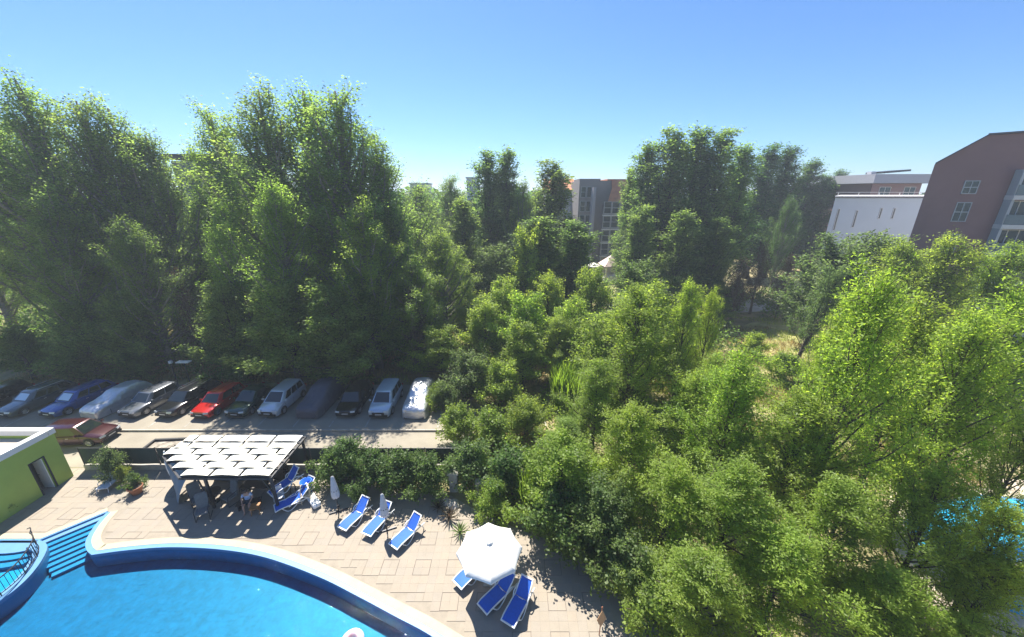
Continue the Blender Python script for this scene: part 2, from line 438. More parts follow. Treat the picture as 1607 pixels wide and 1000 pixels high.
def tile_box(x0, x1, y0, y1, h): return ([(x0, y0, 0.028), (x1, y0, 0.028), (x1, y1, 0.028), (x0, y1, 0.028), (x0, y0, h), (x1, y0, h), (x1, y1, h), (x0, y1, h)],
                                         [(4, 5, 6, 7), (0, 1, 5, 4), (1, 2, 6, 5), (2, 3, 7, 6), (3, 0, 4, 7)])
cache = {}
seen_tiles = [t for t in tiles if t[3] > 9.3]; low = [t for t in tiles if t[3] <= 9.3]
for t in seen_tiles[:300]:
    _, x0, x1, y0, y1, r, acc = t
    key = (round(x1 - x0, 3), round(y1 - y0, 3), int(r * 4))
    if key not in cache:
        vv, ff = tile_box(-key[0] / 2, key[0] / 2, -key[1] / 2, key[1] / 2, 0.043)
        cache[key] = MB().add(vv, ff).mesh('paver', pv_mats[key[2]])
    link('paver', cache[key], deck, ((x0 + x1) / 2, (y0 + y1) / 2, r * 0.004))
pm = MB()
for t in seen_tiles[300:] + low:
    _, x0, x1, y0, y1, r, acc = t
    vv, ff = tile_box(x0, x1, y0, y1, 0.041 + r * 0.004); pm.add(vv, ff, int(r * 4))
tag(pm.build('paving', pv_mats, deck), kind='stuff')
# dark joint sheet shown through the wide joints of the accent blocks
jm = MB()
for i in range(-105, 25):
    for j in range(5, 52):
        if i % 4 == 0 and j % 4 == 0:
            x, y = i * T, j * T
            if all(inside(q, deck_poly) for q in ((x, y), (x + 2 * T, y), (x, y + 2 * T), (x + 2 * T, y + 2 * T))):
                jm.add([(x, y, 0.0335), (x + 2 * T, y, 0.0335), (x + 2 * T, y + 2 * T, 0.0335), (x, y + 2 * T, 0.0335)], [(0, 1, 2, 3)])
tag(jm.build('paving_joint', M['gap'], deck), kind='stuff')

# second pool, glimpsed through the trees at the lower right
def small_pool(pts, z=0.03):
    o = offset_line(pts + [pts[0]], -0.6)[:-1]
    tag(MB().prism(o, -0.05, z).build('terrace', M['coping']), kind='structure')
    tag(MB().prism(offset_line(pts + [pts[0]], -0.18)[:-1], 0.0, z + 0.03).build('pool_edge', M['lip']), kind='structure')
    ww = MB().prism(pts, 0.0, z + 0.045)
    tag(ww.build('far_pool_water', mat('pale_pool_water', (0.03, 0.42, 0.70), 0.08, var=0.12, scale=2, bump=0.2)), kind='structure')
tag(MB().prism([(17.5, 9.0), (26, 7.5), (34, 12), (34, 18.5), (24, 19), (19.5, 14.5)], -0.05, 0.02).build('far_terrace', mat('pale_stone', (0.52, 0.43, 0.33), 0.9, var=0.15, scale=1.5, obj=False)), kind='structure')
small_pool(smooth_line([(20.1, 12.05), (20.6, 12.2), (21.4, 11.9), (22.4, 11.2), (23.2, 10.3), (22.6, 10.2), (21.4, 10.9), (20.4, 11.6), (20.1, 12.05)], 3)[:-1])
small_pool([(20.5, 13.7), (22.5, 13.2), (25.5, 13.4), (29.5, 14.6), (31.5, 16.6), (27.5, 17.2), (23.5, 16.4), (21.3, 15.2)])
# pale road and clearing among the far trees
tag(MB().prism([(15, 50), (75, 58), (75, 64), (15, 57)], -0.1, 0.03).build('road', mat('pale_asphalt', (0.30, 0.29, 0.28), 0.9, var=0.2, scale=1, obj=False)), kind='structure')
tag(MB().prism(smooth_line([(26.5, 34), (31, 32.8), (37, 36), (41, 42), (40, 47.5), (33, 48), (28, 42), (26.5, 34)], 4)[:-1], -0.1, 0.02).build('clearing', mat('clearing_lawn', (0.17, 0.20, 0.05), 0.95, scale=0.5, col2=(0.42, 0.37, 0.17), bump=0.6, obj=False, detail=8)), kind='structure')  # lawn colour mottled from green to straw
tag(MB().prism([(-11, 13.9), (0.5, 13.9), (0.5, 9.0), (9.0, 3.0), (9.0, 16.6), (-11, 16.6)], -0.3, 0.006).build('planting_bed', M['dry']), kind='structure')
# ------------------------------------------------------------------ buildings
def quad_on(mb, o, u, v, x0, x1, z0, z1, d, mi=0, n=None, thick=0.06):
    """box on a facade: origin o, unit vector u along it, n outwards; x along, z up"""
    n = Vector(n); o = Vector(o); u = Vector(u)
    a = o + u * x0; b = o + u * x1
    P = []
    for z in (z0, z1):
        for q in (a, b):
            P.append(q + n * (d - thick) + Vector((0, 0, z))); P.append(q + n * d + Vector((0, 0, z)))
    # order: a-in,a-out,b-in,b-out (low) ; same (high)
    mb.add(P, [(1, 3, 7, 5), (0, 4, 6, 2), (0, 1, 5, 4), (2, 6, 7, 3), (4, 5, 7, 6), (0, 2, 3, 1)], mi)
M['far_glass'] = mat('window_glass', (0.02, 0.03, 0.04), 0.08, spec=0.8, var=0.1)
M['green'] = mat('lime_render', (0.36, 0.47, 0.09), 0.85, var=0.05, scale=1.2, bump=0.1, bscale=40)
M['white_r'] = mat('white_render', (0.74, 0.73, 0.70), 0.8, var=0.04)
M['roof_tan'] = mat('tan_roof_felt', (0.50, 0.44, 0.36), 0.9, var=0.1, scale=2)
M['shade'] = mat('dark_interior', (0.03, 0.03, 0.035), 0.8)  # near-black colour: painted shade of the interior, also used for the door frame
# green pool house
t = thing('pool_house', 'low lime green pool house with white roof edge beside the children\'s pool', 'building', (-31.7, 15.3, 0))
def loc_(p): return (p[0] + 31.7, p[1] - 15.3, p[2] if len(p) > 2 else 0)
X1, X0, Y0, Y1, Hh = -27.7, -38.0, 11.0, 18.9, 3.25
wb = MB()
wb.box(loc_(((X0 + X1) / 2, Y1 - 0.12, Hh / 2)), (X1 - X0, 0.24, Hh))
dy0, dy1, dh = 17.35, 18.0, 2.2
wb.box(loc_((X1 - 0.12, (Y0 + dy0) / 2, Hh / 2)), (0.24, dy0 - Y0, Hh))
wb.box(loc_((X1 - 0.12, (dy1 + Y1 - 0.24) / 2, Hh / 2)), (0.24, Y1 - 0.24 - dy1, Hh))
wb.box(loc_((X1 - 0.12, (dy0 + dy1) / 2, (dh + Hh) / 2)), (0.24, dy1 - dy0, Hh - dh))
wb.box(loc_(((X0 + X1) / 2, Y0 + 0.12, Hh / 2)), (X1 - X0 - 0.5, 0.24, Hh))
wb.build('wall', M['green'], t)
MB().box(loc_(((X0 + X1) / 2 - 0.14, (Y0 + Y1) / 2, Hh - 0.28)), (X1 - X0 - 0.3, Y1 - Y0 - 0.5, 0.1)).build('roof', M['roof_tan'], t)
pp = MB()
pp.box(loc_(((X0 + X1) / 2 + 0.02, Y1 - 0.10, Hh + 0.16)), (X1 - X0 + 0.1, 0.34, 0.34))
pp.box(loc_((X1 - 0.10, (Y0 + Y1) / 2 - 0.14, Hh + 0.16)), (0.36, Y1 - Y0 - 0.34, 0.34))
pp.box(loc_(((X0 + X1) / 2 - 0.3, Y0 + 0.0, Hh + 0.16)), (X1 - X0 - 0.3, 0.3, 0.34))
pp.build('parapet', M['white_r'], t)
d = MB().box(loc_((X1 - 0.42, dy1 - 0.03, dh / 2)), (0.6, 0.05, dh - 0.02)).build('door', M['white_r'], t)
MB().box(loc_((X1 - 0.65, dy1 - 0.09, 1.0)), (0.12, 0.04, 0.03)).build('handle', M['steel_dark'], d)
MB().box(loc_((X1 - 1.6, (dy0 + dy1) / 2 - 0.3, 1.2)), (0.05, 2.6, 2.4)).build('doorway_shade_panel', M['shade'], t)  # near-black panel puts the shade behind the doorway into colour
fr_ = MB()
fr_.box(loc_((X1 + 0.0, dy0 - 0.03, dh / 2)), (0.06, 0.06, dh)); fr_.box(loc_((X1 + 0.0, dy1 + 0.03, dh / 2)), (0.06, 0.06, dh)); fr_.box(loc_((X1 + 0.0, (dy0 + dy1) / 2, dh + 0.03)), (0.06, dy1 - dy0 + 0.12, 0.06))
fr_.build('door_frame', M['shade'], t)
# plaster sack at the foot of the wall
sk = thing('white_sack', 'small white sack leaning at the foot of the green pool house wall', 'sack', (*at(22, 797), 0.045))
MB().lathe([(0, 0), (0.16, 0.01), (0.2, 0.12), (0.18, 0.3), (0.1, 0.42), (0.05, 0.46), (0.08, 0.52), (0, 0.53)], 10).build('bag', M['white_p'], sk, smooth=True)
MB().lathe([(0.052, 0.44), (0.07, 0.455), (0.052, 0.47)], 8).build('tie', M['steel_dark'], sk)

# big reddish building on the right
M['red_r'] = mat('red_brown_render', (0.245, 0.15, 0.15), 0.9, var=0.06, scale=0.5)
M['grey_r'] = mat('grey_render', (0.42, 0.43, 0.46), 0.9, var=0.04, scale=0.5)
M['slab'] = mat('pale_balcony_slab', (0.62, 0.60, 0.60), 0.8, var=0.05)
M['parapet_glass'] = mat('balcony_glass', (0.10, 0.14, 0.17), 0.08, spec=0.8, var=0.1)
t = thing('red_apartment_building', 'large red brown apartment building with a sloping roof edge and pale balcony slabs', 'building', (40.2, 38, 0), R(-15))
o = (0, 0, 0); u = (1, 0, 0); n = (0, -1, 0)
prof = [(0, 0), (0, 19.5), (3.15, 21.9), (30, 23.2), (30, 0)]
sk_ = (19.0, 14.0)                                   # the rear wall is set back along the skewed side wall
vv = [(x, 0, z) for x, z in prof] + [(x + sk_[0], sk_[1], z) for x, z in prof]
nP = len(prof)
w_ = MB().add(vv, [tuple(range(nP)), ] + [(i, i + nP, (i + 1) % nP + nP, (i + 1) % nP) for i in (1, 2, 3, 4)])
w_.build('wall', M['red_r'], t)
MB().add(vv, [tuple(range(nP, 2 * nP))[::-1], (0, nP, nP + 1, 1)]).build('rear_wall', M['slab'], t)  # unseen walls coloured pale to keep red bounce light off the neighbouring building
rf = MB()
for (xa, za), (xb, zb) in ((prof[1], prof[2]), (prof[2], prof[3])):
    rf.add([(xa - 0.1, -0.2, za + 0.02), (xb + 0.03, -0.2, zb + 0.02), (xb + sk_[0], sk_[1], zb + 0.02), (xa + sk_[0], sk_[1], za + 0.02),
            (xa - 0.1, -0.2, za + 0.16), (xb + 0.03, -0.2, zb + 0.16), (xb + sk_[0], sk_[1], zb + 0.16), (xa + sk_[0], sk_[1], za + 0.16)],
           [(4, 5, 6, 7), (0, 1, 5, 4), (1, 2, 6, 5), (2, 3, 7, 6), (3, 0, 4, 7)])
rf.build('roof', mat('slate_roof', (0.10, 0.10, 0.12), 0.8, var=0.15), t)
def window(par, o, u, n, x0, x1, z0, z1, bars=1, frame=M['grey_r'], hb=0):
    f = MB(); w = 0.07
    quad_on(f, o, u, None, x0, x1, z0, z0 + w, 0.05, n=n, thick=0.12); quad_on(f, o, u, None, x0, x1, z1 - w, z1, 0.05, n=n, thick=0.12)
    for k in range(bars + 2):
        xx = x0 + (x1 - x0 - w) * k / (bars + 1); quad_on(f, o, u, None, xx, xx + w, z0 + w, z1 - w, 0.048, n=n, thick=0.11)
    for k in range(hb):
        zz = z0 + (z1 - z0) * (k + 1) / (hb + 1); quad_on(f, o, u, None, x0, x1, zz - w / 2, zz + w / 2, 0.046, n=n, thick=0.10)
    fo = f.build('window', frame, par)
    p = MB(); quad_on(p, o, u, None, x0 + w * 0.6, x1 - w * 0.6, z0 + w * 0.6, z1 - w * 0.6, 0.012, n=n, thick=0.02)
    p.build('pane', M['far_glass'], fo); return fo
for z in (16.85, 14.3, 11.3, 8.3, 5.3):
    window(t, o, u, n, 2.75, 3.9, z, z + 1.2 if z > 16 else z + 1.8, 1, frame=M['grey_r'], hb=1)
for k in range(8):
    z = 16.35 - 2.6 * (k - 1)
    if z < 0: continue
    b = MB(); quad_on(b, o, u, None, 6.1, 26, z, z + 0.38, 0.9, n=n, thick=1.0)
    if k > 0: b.build('balcony_slab', M['slab'], t)
    if z > 20: continue
    for j in range(4):
        x0 = 6.5 + j * 4.4
        window(t, o, u, n, x0, x0 + 3.4, z - 2.1, z - 0.1, 3, frame=M['slab'])
        b = MB(); quad_on(b, o, u, None, x0 - 0.3, x0 + 3.9, z - 2.2, z - 1.3, 0.84, n=n, thick=0.03); b.build('balcony_glass', M['parapet_glass'], t)
    for xx in (6.12, 10.4, 14.8):
        b = MB(); quad_on(b, o, u, None, xx, xx + 0.22, z - 2.22, z, 0.8, n=n, thick=0.78); b.build('balcony_divider', M['grey_r'], t)
# pale grey-blue building beside it
t = thing('pale_apartment_building', 'long pale grey apartment building with narrow slit windows left of the red building', 'building', (47.7, 50, 0))
M['pale_blue'] = mat('pale_blue_render', (0.34, 0.39, 0.47), 0.9, var=0.03, scale=0.6)
MB().prism([(-6.1, 0), (12.0, 0), (24.0, 12), (5.0, 12)], 0, 16.3).build('wall', M['pale_blue'], t)
MB().prism([(-6.6, -0.5), (12.2, -0.5), (24.2, 12), (4.6, 12)], 16.42, 16.6).build('roof', M['slab'], t)
MB().box((2, -0.4, 17.0), (17, 0.05, 0.05)).build('roof_rail', M['slab'], t)
for k in range(7): MB().box((-6.2 + 2.6 * k, -0.4, 16.8), (0.05, 0.05, 0.4)).build('rail_post', M['slab'], t)
o = (-6.1, 0, 0); n = (0, -1, 0); u = (1, 0, 0)
for (x, z0, z1) in [(0.7, 12.2, 15.0), (3.1, 12.6, 14.8), (6.2, 13.7, 15.1), (7.9, 13.7, 15.1), (2.9, 9.6, 11.6), (5.7, 9.4, 10.4), (7.2, 9.3, 11.0), (1.0, 8.2, 11.0)]:
    window(t, o, u, n, x, x + 0.34, z0, z1, 0)
for k in range(5):
    window(t, o, u, n, 11.4, 13.6, 15.0 - 2.0 * k - 1.55, 15.0 - 2.0 * k, 1)
# low reddish block behind
t = thing('flat_roofed_red_block', 'low red block with a wide flat overhanging roof behind the pale building', 'building', (74.5, 76, 0))
MB().box((0, 8, 9.3), (9.5, 16, 18.6)).build('wall', M['red_r'], t)
MB().box((0.4, 8, 19.45), (13.0, 19, 1.6)).build('roof', mat('grey_fascia', (0.34, 0.34, 0.38), 0.9, var=0.05), t)
MB().box((1.2, 4, 20.9), (5.2, 4, 0.35), ry=-0.08).build('solar_panel', M['steel_dark'], t)
MB().box((-2.0, 4, 20.6), (1.0, 1, 0.7)).build('roof_vent', M['grey_r'], t)
for x in (-3.2, 1.6): window(t, (0, 0, 0), (1, 0, 0), (0, -1, 0), x, x + 2.2, 16.2, 18.0, 1, frame=M['slab'])
t = thing('far_red_block', 'far reddish flat block just visible left of the low red block', 'building', (78, 96, 0))
MB().box((0, 8, 8.6), (14, 14, 17.2)).build('wall', M['red_r'], t)
MB().box((0, 8, 17.4), (15, 15, 0.4)).build('roof', M['slab'], t)

# middle building with bay windows and orange roof
M['taupe'] = mat('taupe_render', (0.20, 0.18, 0.175), 0.9, var=0.05, scale=0.5)
M['orange_tile'] = mat('orange_roof_tile', (0.55, 0.20, 0.09), 0.8, var=0.15, scale=1.5)
t = thing('grey_apartment_building', 'grey brown apartment building with orange tiled roof and glazed bays between the poplars', 'building', (18.9, 85, 0))
def pxx(px): return (px - 803.5) / F * (85 / 1.03) - 18
MB().box((0.5, 6, 9.7), (9.6, 12, 19.4)).build('wall', M['taupe'], t)
MB().box((-1.3, -0.9, 9.0), (0.6, 1.8, 18.0)).build('corner_pier', mat('lilac_render', (0.34, 0.32, 0.36), 0.9, var=0.03), t)
MB().box((3.0, -1.0, 7.3), (4.0, 2.0, 14.6)).build('bay', M['taupe'], t)
for k in range(5):
    z = 0.6 + 2.95 * k
    MB().box((2.6, -2.06, z - 0.12), (3.9, 0.16, 0.22)).build('floor_band', M['slab'], t)
    window(t, (0.9, -2, 0), (1, 0, 0), (0, -1, 0), 0, 1.6, z + 0.2, z + 2.7, 0, frame=M['slab'], hb=1)
    window(t, (0.9, -2, 0), (1, 0, 0), (0, -1, 0), 1.75, 3.4, z + 0.2, z + 2.7, 0, frame=M['slab'], hb=1)
for k in range(6):
    z = 1.2 + 2.95 * k
    window(t, (-3.9, 0, 0), (1, 0, 0), (0, -1, 0), 0, 1.1, z, z + 2.2, 0, frame=M['grey_r'], hb=1)
    window(t, (-3.9, 0, 0), (1, 0, 0), (0, -1, 0), 1.3, 2.3, z, z + 2.2, 0, frame=M['grey_r'])
# mansard: tiled slope with rows of real tiles' edges
ro = MB(); 
P = []
for r in range(9):
    q = r / 8; P.append([(1.6 + 7.6 * c_ / 8 + (1 - q) * -0.0 + q * 1.6 * (1 if c_ == 0 else 0), -1.9 + 1.9 * q, 14.75 + 4.9 * q + (0.10 if r % 2 else 0)) for c_ in range(9)])
ro.grid(P); ro.build('roof', M['orange_tile'], t)
MB().box((5.5, 6.2, 19.55), (7.6, 12.2, 0.3)).build('roof_cap', M['orange_tile'], t)
MB().box((-1.9, 5, 19.6), (4.6, 8, 0.4)).build('parapet', M['taupe'], t)
t = thing('orange_roofed_house', 'small stretch of orange tiled roof left of the grey brown apartment building', 'building', (12.0, 96, 0))
MB().box((0, 5, 8.8), (7, 10, 17.6)).build('wall', M['slab'], t)
MB().add([(-3.8, -0.4, 17.6), (3.8, -0.4, 17.6), (3.8, 5, 20.2), (-3.8, 5, 20.2), (3.8, 10.4, 17.6), (-3.8, 10.4, 17.6)], [(0, 1, 2, 3), (3, 2, 4, 5), (0, 3, 5), (1, 4, 2)]).build('roof', M['orange_tile'], t)
MB().box((2.0, 4, 20.4), (0.7, 0.7, 1.2)).build('chimney', M['taupe'], t)
# far-left dark roof
t = thing('dark_roofed_block', 'dark flat roofed block just showing between the two big masses of poplars', 'building', (-47.8, 62, 0))
MB().box((0, 6, 10.8), (10, 12, 21.6)).build('wall', mat('blue_grey_wall', (0.10, 0.13, 0.16), 0.8, var=0.1), t)
MB().box((0, 6, 22.2), (11.4, 13.4, 0.7)).build('roof', mat('dark_roof', (0.03, 0.035, 0.04), 0.7, var=0.1), t)
for i, (x0, x1, y0, lab) in enumerate([(643, 668, 289, 'pale distant hotel block, lower of the two beyond the tree line'), (732, 748, 280, 'pale narrow distant tower beyond the tree line')]):
    Yb = 135; a, z = up(x0, y0, Yb); b2, _ = up(x1, y0, Yb)
    t = thing('distant_hotel', lab, 'building', ((a + b2) / 2, Yb, 0))
    MB().box((0, 5, z / 2), (b2 - a, 10, z)).build('wall', M['slab'], t)
    MB().box((0, 5, z + 0.2), (b2 - a + 0.6, 10.6, 0.4)).build('roof', M['grey_r'], t)
    for k in range(4):
        window(t, (-(b2 - a) / 2, 0, 0), (1, 0, 0), (0, -1, 0), 0.6 + k * (b2 - a - 1.0) / 4, 0.6 + k * (b2 - a - 1.0) / 4 + (b2 - a) / 7, z - 2.6, z - 0.9, 0)
# white kiosk with tent roof and cream parasols near it
t = thing('garden_pavilion', 'small white garden pavilion with a pyramid roof in front of the grey brown building', 'pavilion', (19.9, 74, 0), 0.15)
for sx in (-1, 1):
    for sy in (-1, 1): MB().box((sx * 1.5, sy * 1.5, 1.6), (0.3, 0.3, 3.2)).build('pillar', M['white_r'], t)
MB().box((0, 0, 0.5), (3.3, 3.3, 0.9)).build('parapet', M['white_r'], t)
MB().add([(-2, -2, 3.2), (2, -2, 3.2), (2, 2, 3.2), (-2, 2, 3.2), (0, 0, 5.2)], [(3, 2, 1, 0), (0, 1, 4), (1, 2, 4), (2, 3, 4), (3, 0, 4)]).build('roof', mat('pale_pink_roof', (0.66, 0.50, 0.44), 0.8, var=0.05), t)
for b_ in (0,): MB().box((0, 1.6, 2.0), (3.0, 0.1, 2.3)).build('back_wall', M['slab'], t)
for i, (px, py, Y, lab, r) in enumerate([(931, 412, 76, 'cream market parasol just left of the white garden pavilion', 1.6), (753, 442, 62, 'white spot of a parasol between the dark poplars left of the picture middle', 1.0)]):
    x, z = up(px, py, Y); t = thing('garden_parasol', lab, 'parasol', (x, Y, 0))
    MB().tube([(0, 0, 0), (0, 0, z)], 0.05).build('pole', M['white_p'], t)
    MB().lathe([(r, z - 0.7), (r * 0.55, z - 0.25), (0.05, z)], 8).build('canopy', M['cream'], t)
# ------------------------------------------------------------------ fence
t = thing('windbreak_fence', 'dark green mesh windbreak fence on a low wall between the lane and the pool deck', 'fence', (-27.6, 19.55, 0))
M['mesh'] = mat('green_mesh_fabric', (0.035, 0.055, 0.045), 0.9, scale=60, var=0.4)
npan = 10
for i in range(npan):
    x = 2.45 * i
    P = [[(x + 0.04 + (2.37) * a / 6, 0.02 * math.sin(a * 1.3 + i), 0.42 + 1.18 * b / 3) for a in range(7)] for b in range(4)]
    MB().grid(P).build('mesh_panel', M['mesh'], t)
    MB().tube([(x, 0, 0.3), (x, 0, 1.68)], 0.035, 6).build('post', M['steel_dark'], t)
    MB().box((x + 1.22, 0, 1.62), (2.43, 0.04, 0.04)).build('rail', M['steel_dark'], t)
    MB().box((x + 1.22, 0.0, 0.18), (2.43, 0.2, 0.36)).build('low_wall_block', M['kerb'], t)
t2 = thing('stone_gate_pillar', 'pale stone pillar with a square cap at the right end of the hedge', 'pillar', (*at(713, 768), 0))
MB().box((0, 0, 0.65), (0.5, 0.5, 1.3)).build('shaft', M['kerb'], t2)
MB().box((0, 0, 1.36), (0.66, 0.66, 0.12)).build('cap', M['kerb'], t2)
t2 = thing('stone_gate_pillar', 'thin pale pillar under the trees right of the hedge, nearer the umbrella', 'pillar', (*at(752, 778), 0))
MB().box((0, 0, 0.5), (0.3, 0.3, 1.0)).build('shaft', M['kerb'], t2)
MB().box((0, 0, 1.04), (0.4, 0.4, 0.08)).build('cap', M['kerb'], t2)

# ------------------------------------------------------------------ curved railing on the pool divider
t = thing('pool_railing', 'curved black metal railing on the wall between the two pools', 'railing', (-24.2, 13.9, 0.05))
ln_ = offset_line(wall_arc, -0.22)
pts = [(x + 24.2, y - 13.9) for x, y in ln_][3:30]
Lp = [(x, y, 0.0) for x, y in pts]
Hr = 0.82
MB().tube([(x, y, Hr) for x, y, _ in Lp], 0.028, 6).build('top_rail', M['steel_dark'], t)
MB().tube([(x, y, 0.12) for x, y, _ in Lp], 0.02, 6).build('bottom_rail', M['steel_dark'], t)
acc_ = 0; last = Vector(Lp[0]); bal = None; kb_ = 0
for i in range(len(Lp) - 1):
    a = Vector(Lp[i]); b = Vector(Lp[i + 1]); Ls = (b - a).length; s = 0
    while acc_ + (Ls - s) >= 0.17:
        s += 0.17 - acc_; acc_ = 0; p = a.lerp(b, s / Ls); kb_ += 1
        main = kb_ % 6 == 0
        MB().tube([(p.x, p.y, 0 if main else 0.12), (p.x, p.y, Hr)], 0.022 if main else 0.011, 5).build('post' if main else 'baluster', M['steel_dark'], t)
    acc_ += Ls - s
x, y, _ = Lp[0]
for (dx, dy, pts2) in ((0, 0, [(0, 0, Hr), (-0.12, 0.16, Hr + 0.06), (-0.35, 0.3, Hr + 0.02), (-0.6, 0.34, Hr - 0.12)]), (0, 0, [(0, 0, 0.12), (-0.1, 0.1, 0.45), (-0.22, 0.2, Hr - 0.05)])):
    MB().tube([(x + a, y + b, c) for a, b, c in pts2], 0.022, 6).build('scroll', M['steel_dark'], t)
for k in range(4):
    i = 1 + k; p = Vector(Lp[i]); q = Vector(Lp[i + 1])
    c = (p + q) / 2; u_ = (q - p).normalized()
    MB().tube([c + u_ * 0.09 * math.cos(a) + Vector((0, 0, 0.45 + 0.12 * math.sin(a))) for a in [j * math.pi / 5 for j in range(11)]], 0.012, 5).build('scroll', M['steel_dark'], t)

# ------------------------------------------------------------------ pergola
t = thing('pergola', 'dark steel pergola with a roof of overlapping cream canvas panels on the pool deck', 'pergola', (-16, 17.6, 0.04))
ox, oy = -16, 17.6
zr = 2.52
rowY = [16.08, 16.66, 17.22, 17.78, 18.34, 18.90]; rowH = 0.60
cols = {0: (-17.95, [-16.33, -14.69]), 1: (-18.9, [-17.15, -15.47, -13.8]), 2: (-19.7, [-17.98, -16.33, -14.69]), 3: (-20.4, [-18.75, -17.15, -15.47, -13.8]), 4: (-20.3, [-19.5, -17.98, -16.33, -14.69]), 5: (-20.2, [-19.5, -17.98, -16.33, -14.69])}
rp = random.Random(5)
for r in range(6):
    x0, cuts = cols[r]; xs_ = [x0] + cuts + [-13.02]
    for i in range(len(xs_) - 1):
        a, b = xs_[i] + 0.07, xs_[i + 1] - 0.07
        P = []
        for v in range(5):
            q = v / 4; row = []
            for c_ in range(9):
                s = c_ / 8; bulge = math.sin(math.pi * s)
                yy = rowY[r] + rowH * q - 0.07 * (bulge ** 0.6) * (1 - q) + 0.02
                zz = zr + 0.05 * (1 - q) + 0.075 * bulge * (1 - .75 * q) - 0.05 * (1 - bulge ** 0.5) * (1 - q) + 0.008 * rp.random() + (0.05 if r == 5 else 0)
                row.append((a + (b - a) * s - ox, yy - oy, zz))
            P.append(row)
        o_ = MB().grid(P).build('canvas_panel', M['canvas'] if (r == 5 and i in (2, 3, 4)) else M['cream'], t, smooth=True)
def fb(name, a, b, w, h=None): return MB().bar((a[0] - ox, a[1] - oy, a[2]), (b[0] - ox, b[1] - oy, b[2]), w, h).build(name, M['steel_dark'], t)
for r in range(7):
    y = rowY[0] + 0.56 * r + 0.05
    x0 = cols[min(r, 5)][0]
    fb('rafter', (x0 + 0.1, y, zr - 0.07), (-13.0, y, zr - 0.07), 0.05, 0.08)
fb('beam', (-13.0, 16.05, zr - 0.16), (-13.0, 19.6, zr - 0.16), 0.09, 0.12)
fb('beam', (-17.9, 16.05, zr - 0.16), (-20.35, 17.8, zr - 0.16), 0.09, 0.12)
fb('beam', (-20.3, 17.8, zr - 0.16), (-20.2, 19.5, zr - 0.16), 0.09, 0.12)
fb('beam', (-17.9, 16.08, zr - 0.18), (-13.0, 16.08, zr - 0.18), 0.08, 0.12)
for (x, y) in [(-13.15, 16.25), (-16.9, 16.4), (-20.2, 17.9), (-13.1, 19.4), (-16.8, 19.4), (-20.1, 19.4)]:
    fb('post', (x, y, 0), (x, y, zr - 0.2), 0.12)
fb('brace', (-17.6, 16.6, zr - 0.25), (-17.0, 16.3, 0.9), 0.07)
fb('brace', (-13.75, 16.3, zr - 0.25), (-13.2, 16.3, 1.0), 0.07)
fb('brace', (-20.95, 19.2, 2.1), (-20.3, 18.2, 0.4), 0.06)
# blue side screen
P = []
for v in range(7):
    q = v / 6; bow = 0.35 * math.sin(q * math.pi)
    P.append([(-20.75 + 3.0 * s / 10 * (0.55 + 0.45 * q) - 0.25 * bow - ox, 18.3 - 1.75 * s / 10 + 0.04 * math.sin(s * 2.1) - bow * 0.3 - oy, 0.06 + 2.3 * q) for s in range(11)])
MB().grid(P).build('side_screen', mat('blue_grey_screen', (0.10, 0.18, 0.26), 0.75, var=0.1, scale=4), t, smooth=True)
MB().tube([(p[0][0], p[0][1], p[0][2]) for p in P], 0.04, 6).build('screen_pole', M['white_p'], t)

# bar counter with white lettering under the pergola
t = thing('bar_counter', 'long dark bar counter with white lettering on its front under the pergola', 'counter', (-16.3, 18.5, 0.04))
MB().box((0, 0, 0.52), (4.4, 0.08, 1.04)).build('front_panel', M['dark_wood'], t)
MB().box((0, 0.25, 1.08), (4.7, 0.7, 0.07)).build('top', M['dark_wood'], t)
MB().box((0, 0.5, 0.5), (4.3, 0.05, 1.0)).build('back_panel', M['dark_wood'], t)
MB().box((0.2, 0.35, 0.45), (4.0, 0.04, 0.04)).build('foot_rail', M['rim'], t)
fc = bpy.data.curves.new('lettering', 'FONT'); fc.body = 'E  ATEA'; fc.size = 0.62; fc.extrude = 0.006; fc.align_x = 'CENTER'; fc.space_character = 1.15; fc.shear = 0.25
tmp = bpy.data.objects.new('lettering_source', fc); C.objects.link(tmp); bpy.context.view_layer.update(); lme = bpy.data.meshes.new_from_object(tmp.evaluated_get(bpy.context.evaluated_depsgraph_get())); bpy.data.objects.remove(tmp)
fo = bpy.data.objects.new('lettering', lme); C.objects.link(fo); fo.parent = t; lme.materials.clear(); lme.materials.append(M['white_p']); fo.location = (-0.3, -0.055, 0.42); fo.rotation_euler = (R(90), 0, 0)

# padded cantilever chairs
def make_chair(name, lab):
    t = thing(name, lab, 'chair')
    MB().box((0, 0, 0.45), (0.56, 0.55, 0.09)).build('seat', M['grey_pad'], t)
    MB().box((0, 0.34, 0.85), (0.56, 0.08, 0.85), rx=-0.22).build('backrest', M['grey_pad'], t)
    MB().box((0, 0.45, 1.22), (0.46, 0.11, 0.2), rx=-0.2).build('headrest', M['grey_pad'], t)
    for s in (-1, 1):
        MB().tube([(s * 0.3, 0.3, 0.75), (s * 0.31, -0.25, 0.66), (s * 0.31, -0.3, 0.05), (s * 0.31, 0.35, 0.03)], 0.02, 6).build('arm_frame', M['steel_dark'], t)
    return t
ch = make_chair('padded_chair', 'grey high backed padded chair under the left front of the pergola, nearer the pool')
ch.location = (-16.95, 15.75, 0.045); ch.rotation_euler = (0, 0, 0.5); ch['group'] = 'padded chairs under the pergola'
for (x, y, rz, lab) in [(-16.2, 16.75, -0.4, 'grey high backed padded chair between the pergola post and the lettered counter'), (-17.9, 16.6, 0.9, 'grey high backed padded chair beside the blue side screen')]:
    c_ = copy_tree(ch); c_.location = (x, y, 0.045); c_.rotation_euler = (0, 0, rz); c_['label'] = lab
t = thing('round_table', 'small dark round table between the padded chairs under the pergola', 'table', (-17.2, 16.85, 0.045))
